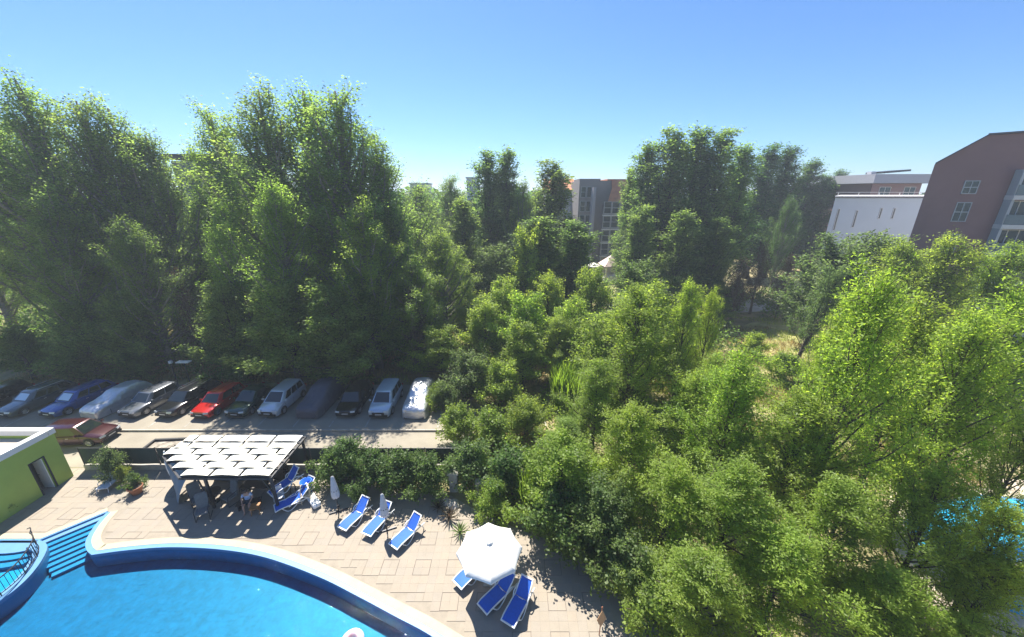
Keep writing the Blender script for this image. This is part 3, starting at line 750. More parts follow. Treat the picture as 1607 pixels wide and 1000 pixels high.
MB().lathe([(0, 0.70), (0.4, 0.70), (0.41, 0.72), (0.4, 0.74), (0, 0.74)], 20).build('top', M['dark_wood'], t)
MB().tube([(0, 0, 0), (0, 0, 0.7)], 0.035, 8).build('column', M['steel_dark'], t)
MB().lathe([(0, 0), (0.25, 0.0), (0.24, 0.03), (0, 0.04)], 16).build('base', M['steel_dark'], t)
t = thing('long_table', 'long dark table in front of the bar counter under the pergola', 'table', (-14.9, 17.4, 0.045))
MB().box((0, 0, 0.74), (1.8, 0.7, 0.05)).build('top', M['dark_wood'], t)
for sx in (-1, 1):
    for sy in (-1, 1): MB().box((sx * 0.82, sy * 0.29, 0.36), (0.06, 0.06, 0.71)).build('leg', M['steel_dark'], t)
t = thing('wooden_stool', 'orange wooden stool with crossed legs by the right front pergola post', 'stool', (*at(403, 806), 0.045), 0.3)
MB().box((0, 0, 0.46), (0.46, 0.46, 0.05)).build('seat', M['wood'], t)
for sx in (-1, 1):
    MB().bar((sx * 0.19, -0.2, 0), (sx * 0.19, 0.2, 0.44), 0.04).build('leg', M['wood'], t)
    MB().bar((sx * 0.15, 0.2, 0), (sx * 0.15, -0.2, 0.44), 0.04).build('leg', M['wood'], t)

# ------------------------------------------------------------------ seated person under the pergola
def skin_body(name, verts, edges, radii, m, parent, root=0, sub=2):
    me = bpy.data.meshes.new(name); me.from_pydata(verts, edges, []); me.materials.append(m)
    o = bpy.data.objects.new(name, me); C.objects.link(o); o.parent = parent
    md = o.modifiers.new('skin', 'SKIN'); md.use_smooth_shade = True
    for i, r in enumerate(radii):
        sv = me.skin_vertices[0].data[i]; rr = r if isinstance(r, tuple) else (r, r); sv.radius = rr; sv.use_root = (i == root)
    s = o.modifiers.new('sub', 'SUBSURF'); s.levels = sub; s.render_levels = sub
    return o
M['skin'] = mat('skin', (0.48, 0.27, 0.19), 0.55, var=0.05)
M['shirt'] = mat('white_and_blue_shirt', (0.72, 0.75, 0.80), 0.85, scale=5, col2=(0.12, 0.22, 0.50))
M['hair'] = mat('dark_hair', (0.03, 0.02, 0.015), 0.6, var=0.2)
M['shorts'] = mat('dark_shorts', (0.03, 0.04, 0.05), 0.85, var=0.2)
t = thing('person', 'person in a white and blue top sitting on a bench under the pergola', 'person', (*at(393, 797), 0.045), 0.35)
bv = [(0, 0, .50), (0, .02, .66), (0, .03, .84), (0, .0, .98), (0, -.03, 1.06), (0, -.05, 1.13), (0, -.06, 1.22),
      (-.18, 0, .95), (-.27, -.08, .72), (-.20, -.30, .64), (-.17, -.38, .63),
      (.18, 0, .95), (.27, -.08, .72), (.20, -.30, .64), (.17, -.38, .63),
      (-.10, -.04, .49), (-.14, -.46, .50), (-.14, -.44, .12), (-.14, -.50, .05), (-.14, -.62, .04),
      (.10, -.04, .49), (.15, -.46, .50), (.15, -.44, .12), (.15, -.50, .05), (.15, -.62, .04)]
be = [(0, 1), (1, 2), (2, 3), (3, 4), (4, 5), (5, 6), (3, 7), (7, 8), (8, 9), (9, 10), (3, 11), (11, 12), (12, 13), (13, 14), (0, 15), (15, 16), (16, 17), (17, 18), (18, 19), (0, 20), (20, 21), (21, 22), (22, 23), (23, 24)]
br = [(.16, .12), (.14, .10), (.16, .11), (.13, .09), .05, .075, .095, .06, .042, .032, .03, .06, .042, .032, .03, .085, .06, .04, .04, .03, .085, .06, .04, .04, .03]
skin_body('body', bv, be, br, M['skin'], t)
skin_body('shirt', [(0, 0, .52), (0, .02, .66), (0, .03, .84), (0, .0, .98), (-.18, 0, .95), (-.245, -.05, .79), (.18, 0, .95), (.245, -.05, .79)], [(0, 1), (1, 2), (2, 3), (3, 4), (4, 5), (3, 6), (6, 7)], [(.18, .14), (.16, .12), (.18, .125), (.14, .105), .075, .06, .075, .06], M['shirt'], t)
skin_body('shorts', [(0, 0, .52), (-.10, -.05, .50), (-.13, -.36, .50), (.10, -.05, .50), (.135, -.36, .50)], [(0, 1), (1, 2), (0, 3), (3, 4)], [(.18, .14), .10, .08, .10, .08], M['shorts'], t)
MB().lathe([(0, .13), (.06, .115), (.098, .06), (.105, 0), (.09, -.05)], 14, c=(0, -.045, 1.20)).build('hair', M['hair'], t, smooth=True)
for s in (-1, 1):
    MB().box((s * .035, -.152, 1.20), (.022, .012, .012)).build('eye', M['black'], t)
    MB().box((s * .10, -.06, 1.18), (.02, .04, .06)).build('ear', M['skin'], t)
    for k in range(5):
        MB().tube([(s * .17 + (k - 2) * .016, -.39, .63), (s * .17 + (k - 2) * .018, -.43, .625), (s * .17 + (k - 2) * .018, -.455 - .006 * (2 - abs(k - 2)), .605)], [.009, .008, .006], 5).build('finger', M['skin'], t)
MB().box((0, -.165, 1.165), (.02, .03, .03)).build('nose', M['skin'], t)
MB().box((0, -.15, 1.13), (.045, .012, .008)).build('mouth', M['terracotta'], t)
t = thing('bench', 'dark wooden bench the seated person sits on under the pergola', 'bench', (*at(393, 797), 0.045), 0.35)
MB().box((0, 0.02, 0.38), (1.2, 0.36, 0.05)).build('seat', M['dark_wood'], t)
for s in (-1, 1): MB().box((s * 0.5, 0.02, 0.175), (0.06, 0.32, 0.35)).build('leg', M['dark_wood'], t)

# ------------------------------------------------------------------ sun loungers
def make_lounger():
    t = thing('sun_lounger', 'x', 'sun lounger', group='blue and white sun loungers on the deck')
    for s in (-1, 1):
        MB().tube(smooth_line([(s * .31, -0.02, .28), (s * .32, .25, .34), (s * .32, .7, .33), (s * .32, 1.2, .31), (s * .32, 1.55, .32), (s * .32, 1.82, .30)], 3), 0.032, 6).build('side_rail', M['white_p'], t, smooth=True)
        MB().tube(smooth_line([(s * .32, .30, .33), (s * .34, .42, .16), (s * .345, .55, .02), (s * .345, .72, .02), (s * .345, 1.0, .22), (s * .36, 1.15, .48), (s * .35, 1.4, .5), (s * .34, 1.62, .3), (s * .34, 1.72, .02)], 3), 0.026, 6).build('leg', M['white_p'], t, smooth=True)
        MB().tube([(s * .30, 1.13, .335), (s * .295, 1.45, .62), (s * .27, 1.70, .86)], 0.028, 6).build('back_rail', M['white_p'], t, smooth=True)
    P = [[(-.285 + .57 * c_ / 4, y, z - 0.02 * math.sin(math.pi * c_ / 4)) for c_ in range(5)] for y, z in ((0, .30), (.2, .355), (.5, .35), (.8, .335), (1.13, .33))]
    q = MB().grid(P); q.grid([[(x, y, z - 0.012) for x, y, z in r_[::-1]] for r_ in P]); q.build('seat_sling', M['blue_f'], t, smooth=True)
    P = [[(-.27 + .54 * c_ / 4, y, z - 0.015 * math.sin(math.pi * c_ / 4)) for c_ in range(5)] for y, z in ((1.15, .345), (1.3, .475), (1.5, .665), (1.69, .855))]
    q = MB().grid(P); q.grid([[(x, y + .01, z - 0.012) for x, y, z in r_[::-1]] for r_ in P]); q.build('back_sling', M['blue_f'], t, smooth=True)
    MB().box((0, -0.02, .285), (.66, .05, .05)).build('end_bar', M['white_p'], t)
    MB().box((0, 1.715, .875), (.6, .05, .045), rx=0.8).build('head_bar', M['white_p'], t)
    for y in (.6, 1.12): MB().box((0, y, .30), (.62, .04, .03)).build('cross_bar', M['white_p'], t)
    return t
lg = make_lounger()
LG = [((-8.9, 14.78), (-8.2, 16.28), 'blue sun lounger nearest the first closed umbrella, at the pergola end of the row'),
      ((-7.5, 14.43), (-6.96, 15.75), 'middle blue sun lounger of the row of three, left of the second closed umbrella'),
      ((-5.91, 13.74), (-5.08, 15.04), 'blue sun lounger of the row of three that is nearest to the open umbrella'),
      ((-2.45, 11.85), (-1.5, 12.9), 'blue sun lounger mostly hidden under the open white umbrella'),
      ((-1.25, 10.83), (-.16, 11.93), 'blue sun lounger half in the round shadow of the open umbrella, between two others'),
      ((-.17, 10.27), (.63, 11.67), 'blue sun lounger nearest the camera, beside the dark bushes')]
for i, (a, b, lab) in enumerate(LG):
    o = lg if i == 0 else copy_tree(lg)
    o.location = (a[0], a[1], 0.045); o.rotation_euler = (0, 0, math.atan2(-(b[0] - a[0]), b[1] - a[1])); o['label'] = lab
# stacked / stored loungers and bits by the pergola
for (px, py, rz, rx, lab) in [(457, 792, -0.9, 0.0, 'blue and white sun lounger stored beside the right pergola post'), (452, 776, -0.6, 0.15, 'blue and white sun lounger stored at the back of the heap by the pergola'), (474, 786, -0.45, 0.0, 'blue and white sun lounger at the edge of the heap near the blue bin')]:
    o = copy_tree(lg); x, y = at(px, py); o.location = (x - .5, y - .6, 0.045 + rx * 2); o.rotation_euler = (rx, 0, rz); o['label'] = lab; o['group'] = 'sun loungers heaped beside the pergola'
t = thing('rolled_white_mattress', 'thick white padded mattress lying on the deck beside the heaped loungers', 'mattress', (*at(493, 790), 0.045), -0.75)
bmx = MB().box((0, 0, .12), (1.2, .42, .22)); o = bmx.build('cushion', M['white_p'], t); b_ = o.modifiers.new('b', 'BEVEL'); b_.width = .09; b_.segments = 3
bmx = MB().box((0.0, 0.1, .26), (1.15, .22, .07)); o = bmx.build('top_pad', M['canvas'], t); b_ = o.modifiers.new('b', 'BEVEL'); b_.width = .03; b_.segments = 2
t = thing('waste_bin', 'bright blue open plastic bin behind the heaped loungers', 'bin', (*at(484, 775), 0.045))
MB().lathe([(0, 0.01), (.24, 0.01), (.30, .85), (.33, .87), (.33, .91), (.29, .91), (.23, .1), (0, .1)], 20).build('barrel', M['blue_p'], t, smooth=True)
for s in (-1, 1): MB().tube([(s * .31, -.08, .7), (s * .37, -.05, .72), (s * .37, .05, .72), (s * .31, .08, .7)], .015, 5).build('handle', M['blue_p'], t)
t = thing('wooden_hoop_chair', 'pale bentwood chair frame leaning on the heap beside the blue bin', 'chair', (*at(482, 786), 0.045), 0.4)
for s in (-1, 1):
    MB().tube(smooth_line([(s * .22, -.3, 0), (s * .24, -.2, .5), (s * .2, .1, .95), (s * .15, .3, .9)], 3), .025, 6).build('leg', mat('pale_wood', (0.6, 0.48, 0.33), 0.6, var=0.1) if s < 0 else bpy.data.materials['pale_wood'], t)
    MB().tube([(s * .2, .3, 0), (s * .2, .2, .5)], .022, 6).build('leg', bpy.data.materials['pale_wood'], t)
MB().box((0, -.02, .5), (.44, .42, .03)).build('seat', bpy.data.materials['pale_wood'], t)
t = thing('grey_plastic_chair', 'light grey plastic chair tipped against the right pergola post', 'chair', (*at(440, 789), 0.045), 0.7)
MB().box((0, 0, .42), (.5, .5, .04)).build('seat', M['canvas_g'], t); MB().box((0, .24, .7), (.5, .04, .5), rx=-.15).build('backrest', M['canvas_g'], t)
for sx in (-1, 1):
    for sy in (-1, 1): MB().bar((sx * .22, sy * .2, .42), (sx * .27, sy * .26, 0), .04).build('leg', M['canvas_g'], t)
    MB().bar((sx * .26, -.2, .62), (sx * .26, .24, .64), .04, .03).build('armrest', M['canvas_g'], t)
# upright wheel-like ring among the heap
t = thing('bicycle_wheel', 'dark spoked wheel leaning in the heap beside the pergola', 'wheel', (*at(462, 778), 0.045), -0.7)
MB().tube([(.34 * math.cos(a), 0.12 * math.sin(a), .36 + .34 * math.sin(a)) for a in [k * math.pi / 10 for k in range(21)]], .03, 6, cap=False).build('tyre', M['black'], t, smooth=True)
for k in range(8):
    a = k * math.pi / 8; MB().tube([(.33 * math.cos(a), .12 * math.sin(a), .36 + .33 * math.sin(a)), (-.33 * math.cos(a), -.12 * math.sin(a), .36 - .33 * math.sin(a))], .004, 4).build('spoke', M['rim'], t)

# grey lounge chair and pots by the fence
t = thing('deck_chair', 'old pale grey lounge chair standing by the low wall of the fence', 'lounge chair', (*at(170, 768), 0.045), 0.15)
MB().box((0, 0.1, .3), (.6, .9, .05)).build('seat', M['canvas_g'], t); MB().box((0, .75, .62), (.6, .05, .75), rx=-.5).build('backrest', M['canvas_g'], t)
for s in (-1, 1):
    MB().tube([(s * .3, -.35, 0), (s * .3, -.3, .3), (s * .3, .55, .3), (s * .3, .65, 0)], .022, 6).build('leg', M['canvas_g'], t)
    MB().tube([(s * .33, -.1, .3), (s * .33, -.1, .5), (s * .33, .6, .5)], .02, 6).build('armrest', M['canvas_g'], t)
t = thing('flower_pot', 'terracotta pot under the bushes at the left corner of the pergola', 'pot', (*at(216, 775), 0.045))
MB().lathe([(0, 0), (.22, 0), (.34, .42), (.38, .44), (.38, .5), (.33, .5), (.31, .42), (0, .4)], 18).build('pot_body', M['terracotta'], t, smooth=True)
MB().lathe([(.30, .43), (0, .46)], 14).build('soil', M['bark'], t)

# ------------------------------------------------------------------ umbrellas
def closed_umbrella(loc, lab):
    t = thing('closed_umbrella', lab, 'umbrella', loc, group='closed umbrellas standing on the deck')
    MB().tube([(0, 0, .05), (0, 0, 2.45)], .024, 8).build('pole', M['steel_dark'], t)
    nseg = 24; P = []
    for r_, z in ((.11, 1.02), (.185, 1.05), (.20, 1.25), (.165, 1.6), (.115, 2.0), (.08, 2.3), (.055, 2.42), (.005, 2.46)):
        P.append([(r_ * (1 + .20 * math.cos(8 * 2 * math.pi * k / nseg + z)) * math.cos(2 * math.pi * k / nseg), r_ * (1 + .2 * math.cos(8 * 2 * math.pi * k / nseg + z)) * math.sin(2 * math.pi * k / nseg), z) for k in range(nseg)])
    MB().grid(P, close=True).build('folded_canopy', M['canvas_g'], t, smooth=True)
    MB().lathe([(.15, 1.5), (.185, 1.52), (.15, 1.54)], 14).build('strap', M['steel_dark'], t)
    b = MB()
    for a in (0.4, 0.4 + math.pi / 2):
        b.bar((-.5 * math.cos(a), -.5 * math.sin(a), .05), (.5 * math.cos(a), .5 * math.sin(a), .05 + (.012 if a > 1 else 0)), .06, .04)
    b.build('base', M['steel_dark'], t)
    MB().tube([(0, 0, .06), (0, 0, .45)], .04, 8).build('socket', M['steel_dark'], t)
closed_umbrella((-9.72, 16.13, .045), 'closed greyish white umbrella left of the row of three blue loungers')
closed_umbrella((-6.62, 14.9, .045), 'closed greyish white umbrella between the second and third blue loungers')
t = thing('open_umbrella', 'large open white umbrella shading the blue loungers near the bushes', 'umbrella', (-1.0, 12.25, .045))
MB().tube([(0, 0, 0), (0, 0, 2.32)], .026, 8).build('pole', M['white_p'], t)
Rr = 1.47; zc = 1.86
for k in range(8):
    a0 = 2 * math.pi * (k + .0) / 8 + .1; a1 = 2 * math.pi * (k + 1.0) / 8 + .1; P = []
    for j in range(6):
        q = j / 5; row = []
        for i in range(5):
            s = i / 4; a = a0 + (a1 - a0) * s
            chord = math.cos(math.pi / 8) / math.cos((s - .5) * math.pi / 4)
            sag = .05 * math.sin(math.pi * s) * q
            rr = Rr * q * (chord - sag * .7)
            row.append((rr * math.cos(a), rr * math.sin(a), 2.34 - (2.34 - zc) * q ** 1.15 - sag * .5))
        P.append(row)
    P.append([(x, y, z - .12) for x, y, z in P[-1]])
    MB().grid(P[::-1]).build('canopy_panel', M['canvas'], t, smooth=True)
    MB().tube([(0, 0, 2.31), (Rr * math.cos(a0), Rr * math.sin(a0), zc - .03)], .010, 4).build('rib', M['steel_dark'], t)
MB().lathe([(.16, 2.34), (.12, 2.40), (0, 2.43)], 8).build('vent_cap', M['canvas'], t)
MB().box((0, 0, .04), (.6, .6, .08)).build('base', M['kerb'], t)

# pink and white swim ring in the pool, cut by the lower edge of the photo
t = thing('swim_ring', 'pale pink inflatable ring floating at the bottom edge of the pool', 'swim ring', (*at(553, 1008, -.1), -.1))
tor = []
for i in range(25):
    a = 2 * math.pi * i / 24; tor.append((.32 * math.cos(a), .32 * math.sin(a), .06))
MB().tube(tor, .14, 10, cap=False).build('ring', mat('pink_vinyl', (0.80, 0.42, 0.44), 0.3, scale=2.5, col2=(0.85, 0.74, 0.74)), t, smooth=True)
MB().tube([(.30, -.05, .2), (.30, .05, .21)], .02, 6).build('valve', M['white_p'], t)
# diamond sign
t = thing('diamond_board', 'ochre diamond shaped board on a short post in the dark corner below the umbrella', 'sign', (*at(941, 1000), 0.045), 0.2)
MB().add([(0, 0, .55), (.2, 0, 1.0), (0, 0, 1.5), (-.2, 0, 1.0), (0, .03, .55), (.2, .03, 1.0), (0, .03, 1.5), (-.2, .03, 1.0)], [(0, 1, 2, 3), (7, 6, 5, 4), (0, 4, 5, 1), (1, 5, 6, 2), (2, 6, 7, 3), (3, 7, 4, 0)]).build('board', mat('ochre_paint', (0.42, 0.25, 0.13), 0.7, var=.1), t)
MB().tube([(0, .05, 0), (0, .05, 1.55)], .02, 6).build('post', M['terracotta'], t)
MB().lathe([(0, 0), (.03, .01), (.035, .05), (.02, .09), (0, .1)], 8, c=(0, .05, 1.55)).build('finial', M['terracotta'], t)
# street lamp and post behind the cars
t = thing('street_lamp', 'flat topped pale street lamp standing behind the parked cars', 'street lamp', (*[up(288, 568, 31)[0], 31], 0.1))
zt = up(288, 568, 31)[1]
MB().tube([(0, 0, 0), (0, 0, zt - .1)], .05, 6).build('pole', M['steel_dark'], t)
MB().box((0, 0, zt - .1), (1.15, .45, .08)).build('lamp_head', M['white_p'], t)
t = thing('short_post', 'short dark post with a square head beside the flat topped street lamp', 'post', (*[up(268, 570, 30.6)[0], 30.6], 0.1))
zt = up(268, 570, 30.6)[1]
MB().box((0, 0, zt / 2), (.1, .1, zt)).build('shaft', M['steel_dark'], t); MB().box((0, 0, zt), (.26, .2, .22)).build('head', M['canvas_g'], t)
# ------------------------------------------------------------------ cars
def paint(name, col, metal=0.35, rough=0.22):
    return mat(name, col, rough, metal=metal, coat=0.8, var=0.05, scale=1.5)
PAINT = {}
def car(label, loc, rz, col, kind='hatch', L=4.2, W=1.76, H=1.48, sunshade=False, rails=False, name='parked_car', group='cars parked in the row under the trees'):
    key = 'paint_' + label.split()[0] + '_' + label.split()[1]
    if key not in PAINT: PAINT[key] = paint(key, col)
    pm_ = PAINT[key]
    t = thing(name, label, 'car', loc, rz, group)
    hw = W / 2; f = -L / 2; r = L / 2
    K = {'hatch': (1.02, .62, .18, .30), 'sedan': (1.15, .72, .95, .55), 'estate': (1.10, .66, .12, .42), 'mpv': (.78, .80, .10, .25), 'suv': (1.05, .58, .12, .32)}[kind]
    bon, rake, boot, rrake = K
    belt = 0.60 * H if kind != 'sedan' else .62 * H
    hood = belt - .10
    yc = f + bon          # windscreen foot
    st = [(f, .60, .78), (f + .04, .68, .86), (f + .16, hood - .08, .93), (f + .5, hood - .01, .975), (yc - .05, belt - .015, .99), (yc + .4, belt, 1.0), (0.3, belt + .01, 1.0), (r - boot - .3, belt + .02, .99), (r - .25, belt + (.0 if kind == 'sedan' else .02), .96), (r - .06, belt - .08, .90), (r, .62, .84)]
    sec = []
    for (y, zt, wf) in st:
        w = hw * wf; low = .30 if abs(y - f) < .02 or abs(y - r) < .02 else .22
        half = [(0, zt + .025), (w * .45, zt + .02), (w * .80, zt - .005), (w * .95, zt - .06), (w * 1.0, zt - .2 if zt > .75 else zt - .1), (w * 1.0, .42), (w * .96, low), (w * .5, low)]
        ring = [(x, y, z) for x, z in half] + [(-x, y, z) for x, z in half[::-1][:-1]]
        sec.append(ring)
    b = MB(); n = len(sec[0]); b.grid(sec[::-1], close=True)
    b.add(sec[0], [tuple(range(n))]); b.add(sec[-1], [tuple(range(n))[::-1]])
    autosmooth(b.build('body', pm_, t), 40)
    # cabin
    yr0 = yc + rake; y1 = r - boot; yr1 = y1 - rrake
    wb_, wt = hw * .93, hw * .74
    zb = belt + .0
    def at_(y, z, wf=None):      # cabin surface
        return 0
    bot = [(-wb_ * .90, yc), (wb_ * .90, yc), (wb_, yc + .35), (wb_, y1 - .3), (wb_ * .88, y1), (-wb_ * .88, y1), (-wb_, y1 - .3), (-wb_, yc + .35)]
    top = [(-wt * .88, yr0), (wt * .88, yr0), (wt, yr0 + .22), (wt, yr1 - .15), (wt * .9, yr1), (-wt * .9, yr1), (-wt, yr1 - .15), (-wt, yr0 + .22)]
    c = MB(); vv = [(x, y, zb) for x, y in bot] + [(x, y, H - .045) for x, y in top] + [(x * .82, (y - (yr0 + yr1) / 2) * .90 + (yr0 + yr1) / 2, H) for x, y in top]
    c.add(vv, [(i, (i + 1) % 8, (i + 1) % 8 + 8, i + 8) for i in range(8)] + [(i + 8, (i + 1) % 8 + 8, (i + 1) % 8 + 16, i + 16) for i in range(8)] + [tuple(range(16, 24))])
    autosmooth(c.build('cabin', pm_, t), 30)
    def pane(nm, A, B_, C_, D_, m, out=.008, ins=.06, insz=.08, parent=t):
        A, B_, C_, D_ = [Vector(p) for p in (A, B_, C_, D_)]
        nn = (B_ - A).cross(D_ - A).normalized()
        cen = (A + B_ + C_ + D_) / 4
        def ip(u, v): return (A * (1 - u) + B_ * u) * (1 - v) + (D_ * (1 - u) + C_ * u) * v + nn * out
        q = [ip(ins, insz), ip(1 - ins, insz), ip(1 - ins, 1 - insz), ip(ins, 1 - insz)]
        return MB().add(q + [p - nn * .02 for p in q], [(0, 1, 2, 3), (0, 4, 5, 1), (1, 5, 6, 2), (2, 6, 7, 3), (3, 7, 4, 0)]).build(nm, m, parent)
    bz = lambda i: (bot[i][0], bot[i][1], zb); tz = lambda i: (top[i][0], top[i][1], H - .045)
    ws = pane('windscreen', bz(0), bz(1), tz(1), tz(0), M['glass'], ins=.05, insz=.06)
    if sunshade: pane('sunshade', bz(0), bz(1), tz(1), tz(0), mat('silver_sunshade', (.55, .62, .66), .25, metal=.6, bump=.3, scale=6), out=.014, ins=.12, insz=.16)
    pane('rear_window', bz(4), bz(5), tz(5), tz(4), M['glass'], ins=.08, insz=.14)
    for s in (0, 1):
        # side glass in two or three panes
        if s == 0: A, B_, C_, D_ = bz(2), bz(3), tz(3), tz(2)
        else: A, B_, C_, D_ = bz(7), bz(6), tz(6), tz(7)
        A, B_, C_, D_ = map(Vector, (A, B_, C_, D_)); k = 3 if kind in ('estate', 'mpv') else 2
        for j in range(k):
            u0, u1 = j / k + .012, (j + 1) / k - .012
            a, b2 = A.lerp(B_, u0), A.lerp(B_, u1); d_, c2 = D_.lerp(C_, u0), D_.lerp(C_, u1)
            if s == 0: pane('side_window', a, b2, c2, d_, M['glass'], ins=.02, insz=.10)
            else: pane('side_window', b2, a, d_, c2, M['glass'], ins=.02, insz=.10)
        # front quarter glass
        sx = 1 if s == 0 else -1
        MB().box((sx * (hw + .09), yc + .32, belt + .09), (.17, .10, .12)).build('mirror', pm_, t)
        MB().box((sx * hw * .66, f + .07, hood - .20), (.34 * hw / .88, .16, .13), rz=sx * .28, rx=-.35).build('headlight', M['lamp'], t)
        MB().box((sx * hw * .78, r - .03, belt - .16), (.22, .1, .2), rz=-sx * .2).build('tail_light', bpy.data.materials.get('red_lens') or mat('red_lens', (.35, .01, .01), .15, coat=.5), t)
        for j, y in enumerate((yc + .42, yc + 1.42)):
            if kind != 'x': MB().box((sx * (hw + .004), y + .62, belt - .16), (.022, .16, .03)).build('door_handle', M['rim'] if kind != 'mpv' else pm_, t)
        for y in (yc + .30, yc + 1.28, yc + 2.2):
            MB().box((sx * (hw * 1.0 - .0005), y, .55), (.012, .014, .5)).build('door_seam', M['black'], t)
    MB().box((0, f - .004, .52), (hw * 1.05, .05, .20)).build('grille', M['black'], t)
    MB().box((0, f + .0, .34), (W * .80, .09, .14)).build('bumper', M['black'], t)
    MB().box((0, f - .035, .42), (.50, .012, .11)).build('number_plate', M['plate'], t)
    MB().box((0, r + .012, .62), (.50, .012, .11)).build('number_plate', M['plate'], t)
    if rails:
        for s in (-1, 1): MB().tube([(s * wt * .9, yr0 + .3, H), (s * wt * .9, yr0 + .4, H + .05), (s * wt * .9, yr1 - .3, H + .05), (s * wt * .9, yr1 - .2, H)], .018, 5).build('roof_rail', M['rim'], t)
    for sx in (-1, 1):
        for y in (f + .78, r - .74):
            arch = MB(); pr = [(.36 * math.cos(a), .36 * math.sin(a)) for a in [k * math.pi / 9 for k in range(10)]]
            vv = [(sx * (hw + .003), y + p, .32 + q) for p, q in pr] + [(sx * (hw - .2), y + p, .32 + q) for p, q in pr]
            arch.add(vv, [tuple(range(10)) if sx > 0 else tuple(range(10))[::-1]] + [(i, i + 1, i + 11, i + 10) for i in range(9)])
            arch.add([(sx * (hw + .003), y - .36, .32), (sx * (hw + .003), y + .36, .32), (sx * (hw + .003), y + .34, .2), (sx * (hw + .003), y - .34, .2)], [(0, 1, 2, 3) if sx < 0 else (3, 2, 1, 0)])
            arch.build('wheel_arch', M['black'], t)
            ty = MB(); rr = .31
            for (x0, x1) in ((hw - .17, hw + .02),):
                P = [[(sx * xx, y + rad * math.cos(a), rr + rad * math.sin(a)) for a in [k * math.pi / 10 for k in range(20)]] for xx, rad in ((x0, rr), (x1 - .02, rr), (x1, rr - .03), (x1, rr - .10))]
                ty.grid(P if sx > 0 else P[::-1], close=True)
            w_ = ty.build('tyre', M['black'], t, smooth=True)
            rm = MB(); N_ = 20
            P = [[(sx * xx, y + rad * math.cos(a), rr + rad * math.sin(a)) for a in [k * math.pi / 10 for k in range(20)]] for xx, rad in ((hw + .016, rr - .10), (hw + .0, rr - .13), (hw + .01, .05), (hw + .02, .0))]
            rm.grid(P if sx > 0 else P[::-1], close=True)
            for k in range(5):
                a = 2 * math.pi * k / 5; rm.bar((sx * (hw + .012), y, rr), (sx * (hw + .012), y + .19 * math.cos(a), rr + .19 * math.sin(a)), .035, .012)
            rm.build('rim', M['rim'], w_)
    return t
def covered_car(label, loc, rz, m, L=4.3, W=1.9, H=1.55, kind='hatch', seed=0, group='cars hidden under fabric covers'):
    t = thing('covered_car', label, 'car', loc, rz, group)
    rr = random.Random(seed); hw = W / 2
    from mathutils import noise
    stn = [(-.50, .0, .55, .74), (-.495, .25, .62, .80), (-.47, .35, .80, .90), (-.38, .4, .93, .96), (-.25, .4, 1.0, .98), (-.12, .4, 1.30, .98), (-.02, .4, 1.50, .97), (.15, .4, 1.56, .97), (.32, .4, 1.50, .97), (.42, .4, 1.32, .95), (.48, .4, 1.0, .90), (.50, .3, .7, .84)]
    sec = []
    for (fy, _, zt, wf) in stn:
        zt *= H / 1.55; w = hw * wf; y = fy * L; row = []
        up_ = max(0, zt - .9)
        prof = [(-1.04, .06), (-1.02, .3), (-1.0, .62), (-.97, min(.86, zt * .92)), (-.82 + .0, .88 * zt if up_ > .2 else zt * .97), (-.68, zt * .975), (-.35, zt * 1.0), (0, zt * 1.012), (.35, zt), (.68, zt * .975), (.82, .88 * zt if up_ > .2 else zt * .97), (.97, min(.86, zt * .92)), (1.0, .62), (1.02, .3), (1.04, .06)]
        for x, z in prof:
            p = Vector((x * w, y, z)); nz = noise.noise(p * 2.2 + Vector((seed, 0, 0))) * .05 + noise.noise(Vector((x * 3, y * 6, z * 5 + seed))) * .025
            row.append((p.x * (1 + nz * .6), p.y + nz * .5, max(.05, p.z + nz * .7)))
        sec.append(row)
    b = MB().grid(sec)
    b.add(sec[0] , [tuple(range(len(sec[0])))]); b.add(sec[-1], [tuple(range(len(sec[0])))[::-1]])
    o = b.build('car_cover', m, t, smooth=True); s_ = o.modifiers.new('s', 'SUBSURF'); s_.levels = 2; s_.render_levels = 2
    d_ = bpy.data.textures.new('wrinkle', 'CLOUDS'); d_.noise_scale = .34
    dm = o.modifiers.new('d', 'DISPLACE'); dm.texture = d_; dm.strength = .13; dm.mid_level = .5
    for y in (-.3 * L, .28 * L):
        MB().tube([(-hw * 1.03, y, .1), (-hw * 1.03, y, .5)], .012, 4).build('strap', M['black'], t)
        MB().tube([(hw * 1.03, y, .1), (hw * 1.03, y, .5)], .012, 4).build('strap', M['black'], t)
    for sx in (-1, 1):
        for y in (-L / 2 + .8, L / 2 - .8):
            MB().lathe([(.0, -.09), (.3, -.09), (.3, .09), (0, .09)], 14).build('tyre', M['black'], t).matrix_local = Matrix.Translation((sx * (hw * .8), y, .3)) @ Matrix.Rotation(R(90), 4, 'Y')
    return t
silver = mat('silver_car_cover', (.62, .63, .66), .30, metal=.6, var=.12, scale=1.5, bump=.8, bscale=5)
darkc = mat('dark_grey_car_cover', (.085, .085, .11), .6, var=.1, scale=1.5, bump=.4, bscale=7)
zc_ = .125
Yf = 24.9
def cy(L, extra=0): return Yf + L / 2 + extra
car('black car at the left edge of the photo beside the pale fronted one', (-43.0, cy(4.3), zc_), .14, (.012, .012, .015), 'hatch', 4.3)
car('dark grey estate car with a pale shiny bonnet, left of the blue car', (-39.6, cy(4.5), zc_), -.15, (.09, .11, .12), 'estate', 4.5, sunshade=True, rails=True)
car('blue estate car with a silver shade behind its windscreen', (-36.1, cy(4.5), zc_), -.15, (.018, .07, .30), 'estate', 4.5, sunshade=True)
covered_car('car under a silver cover between the blue estate and the grey car', (-32.9, cy(4.4), zc_), -.15, silver, 4.4, seed=1)
car('dark silver hatchback between the silver covered car and the black estate', (-29.9, cy(4.1), zc_), -.15, (.16, .17, .19), 'hatch', 4.1)
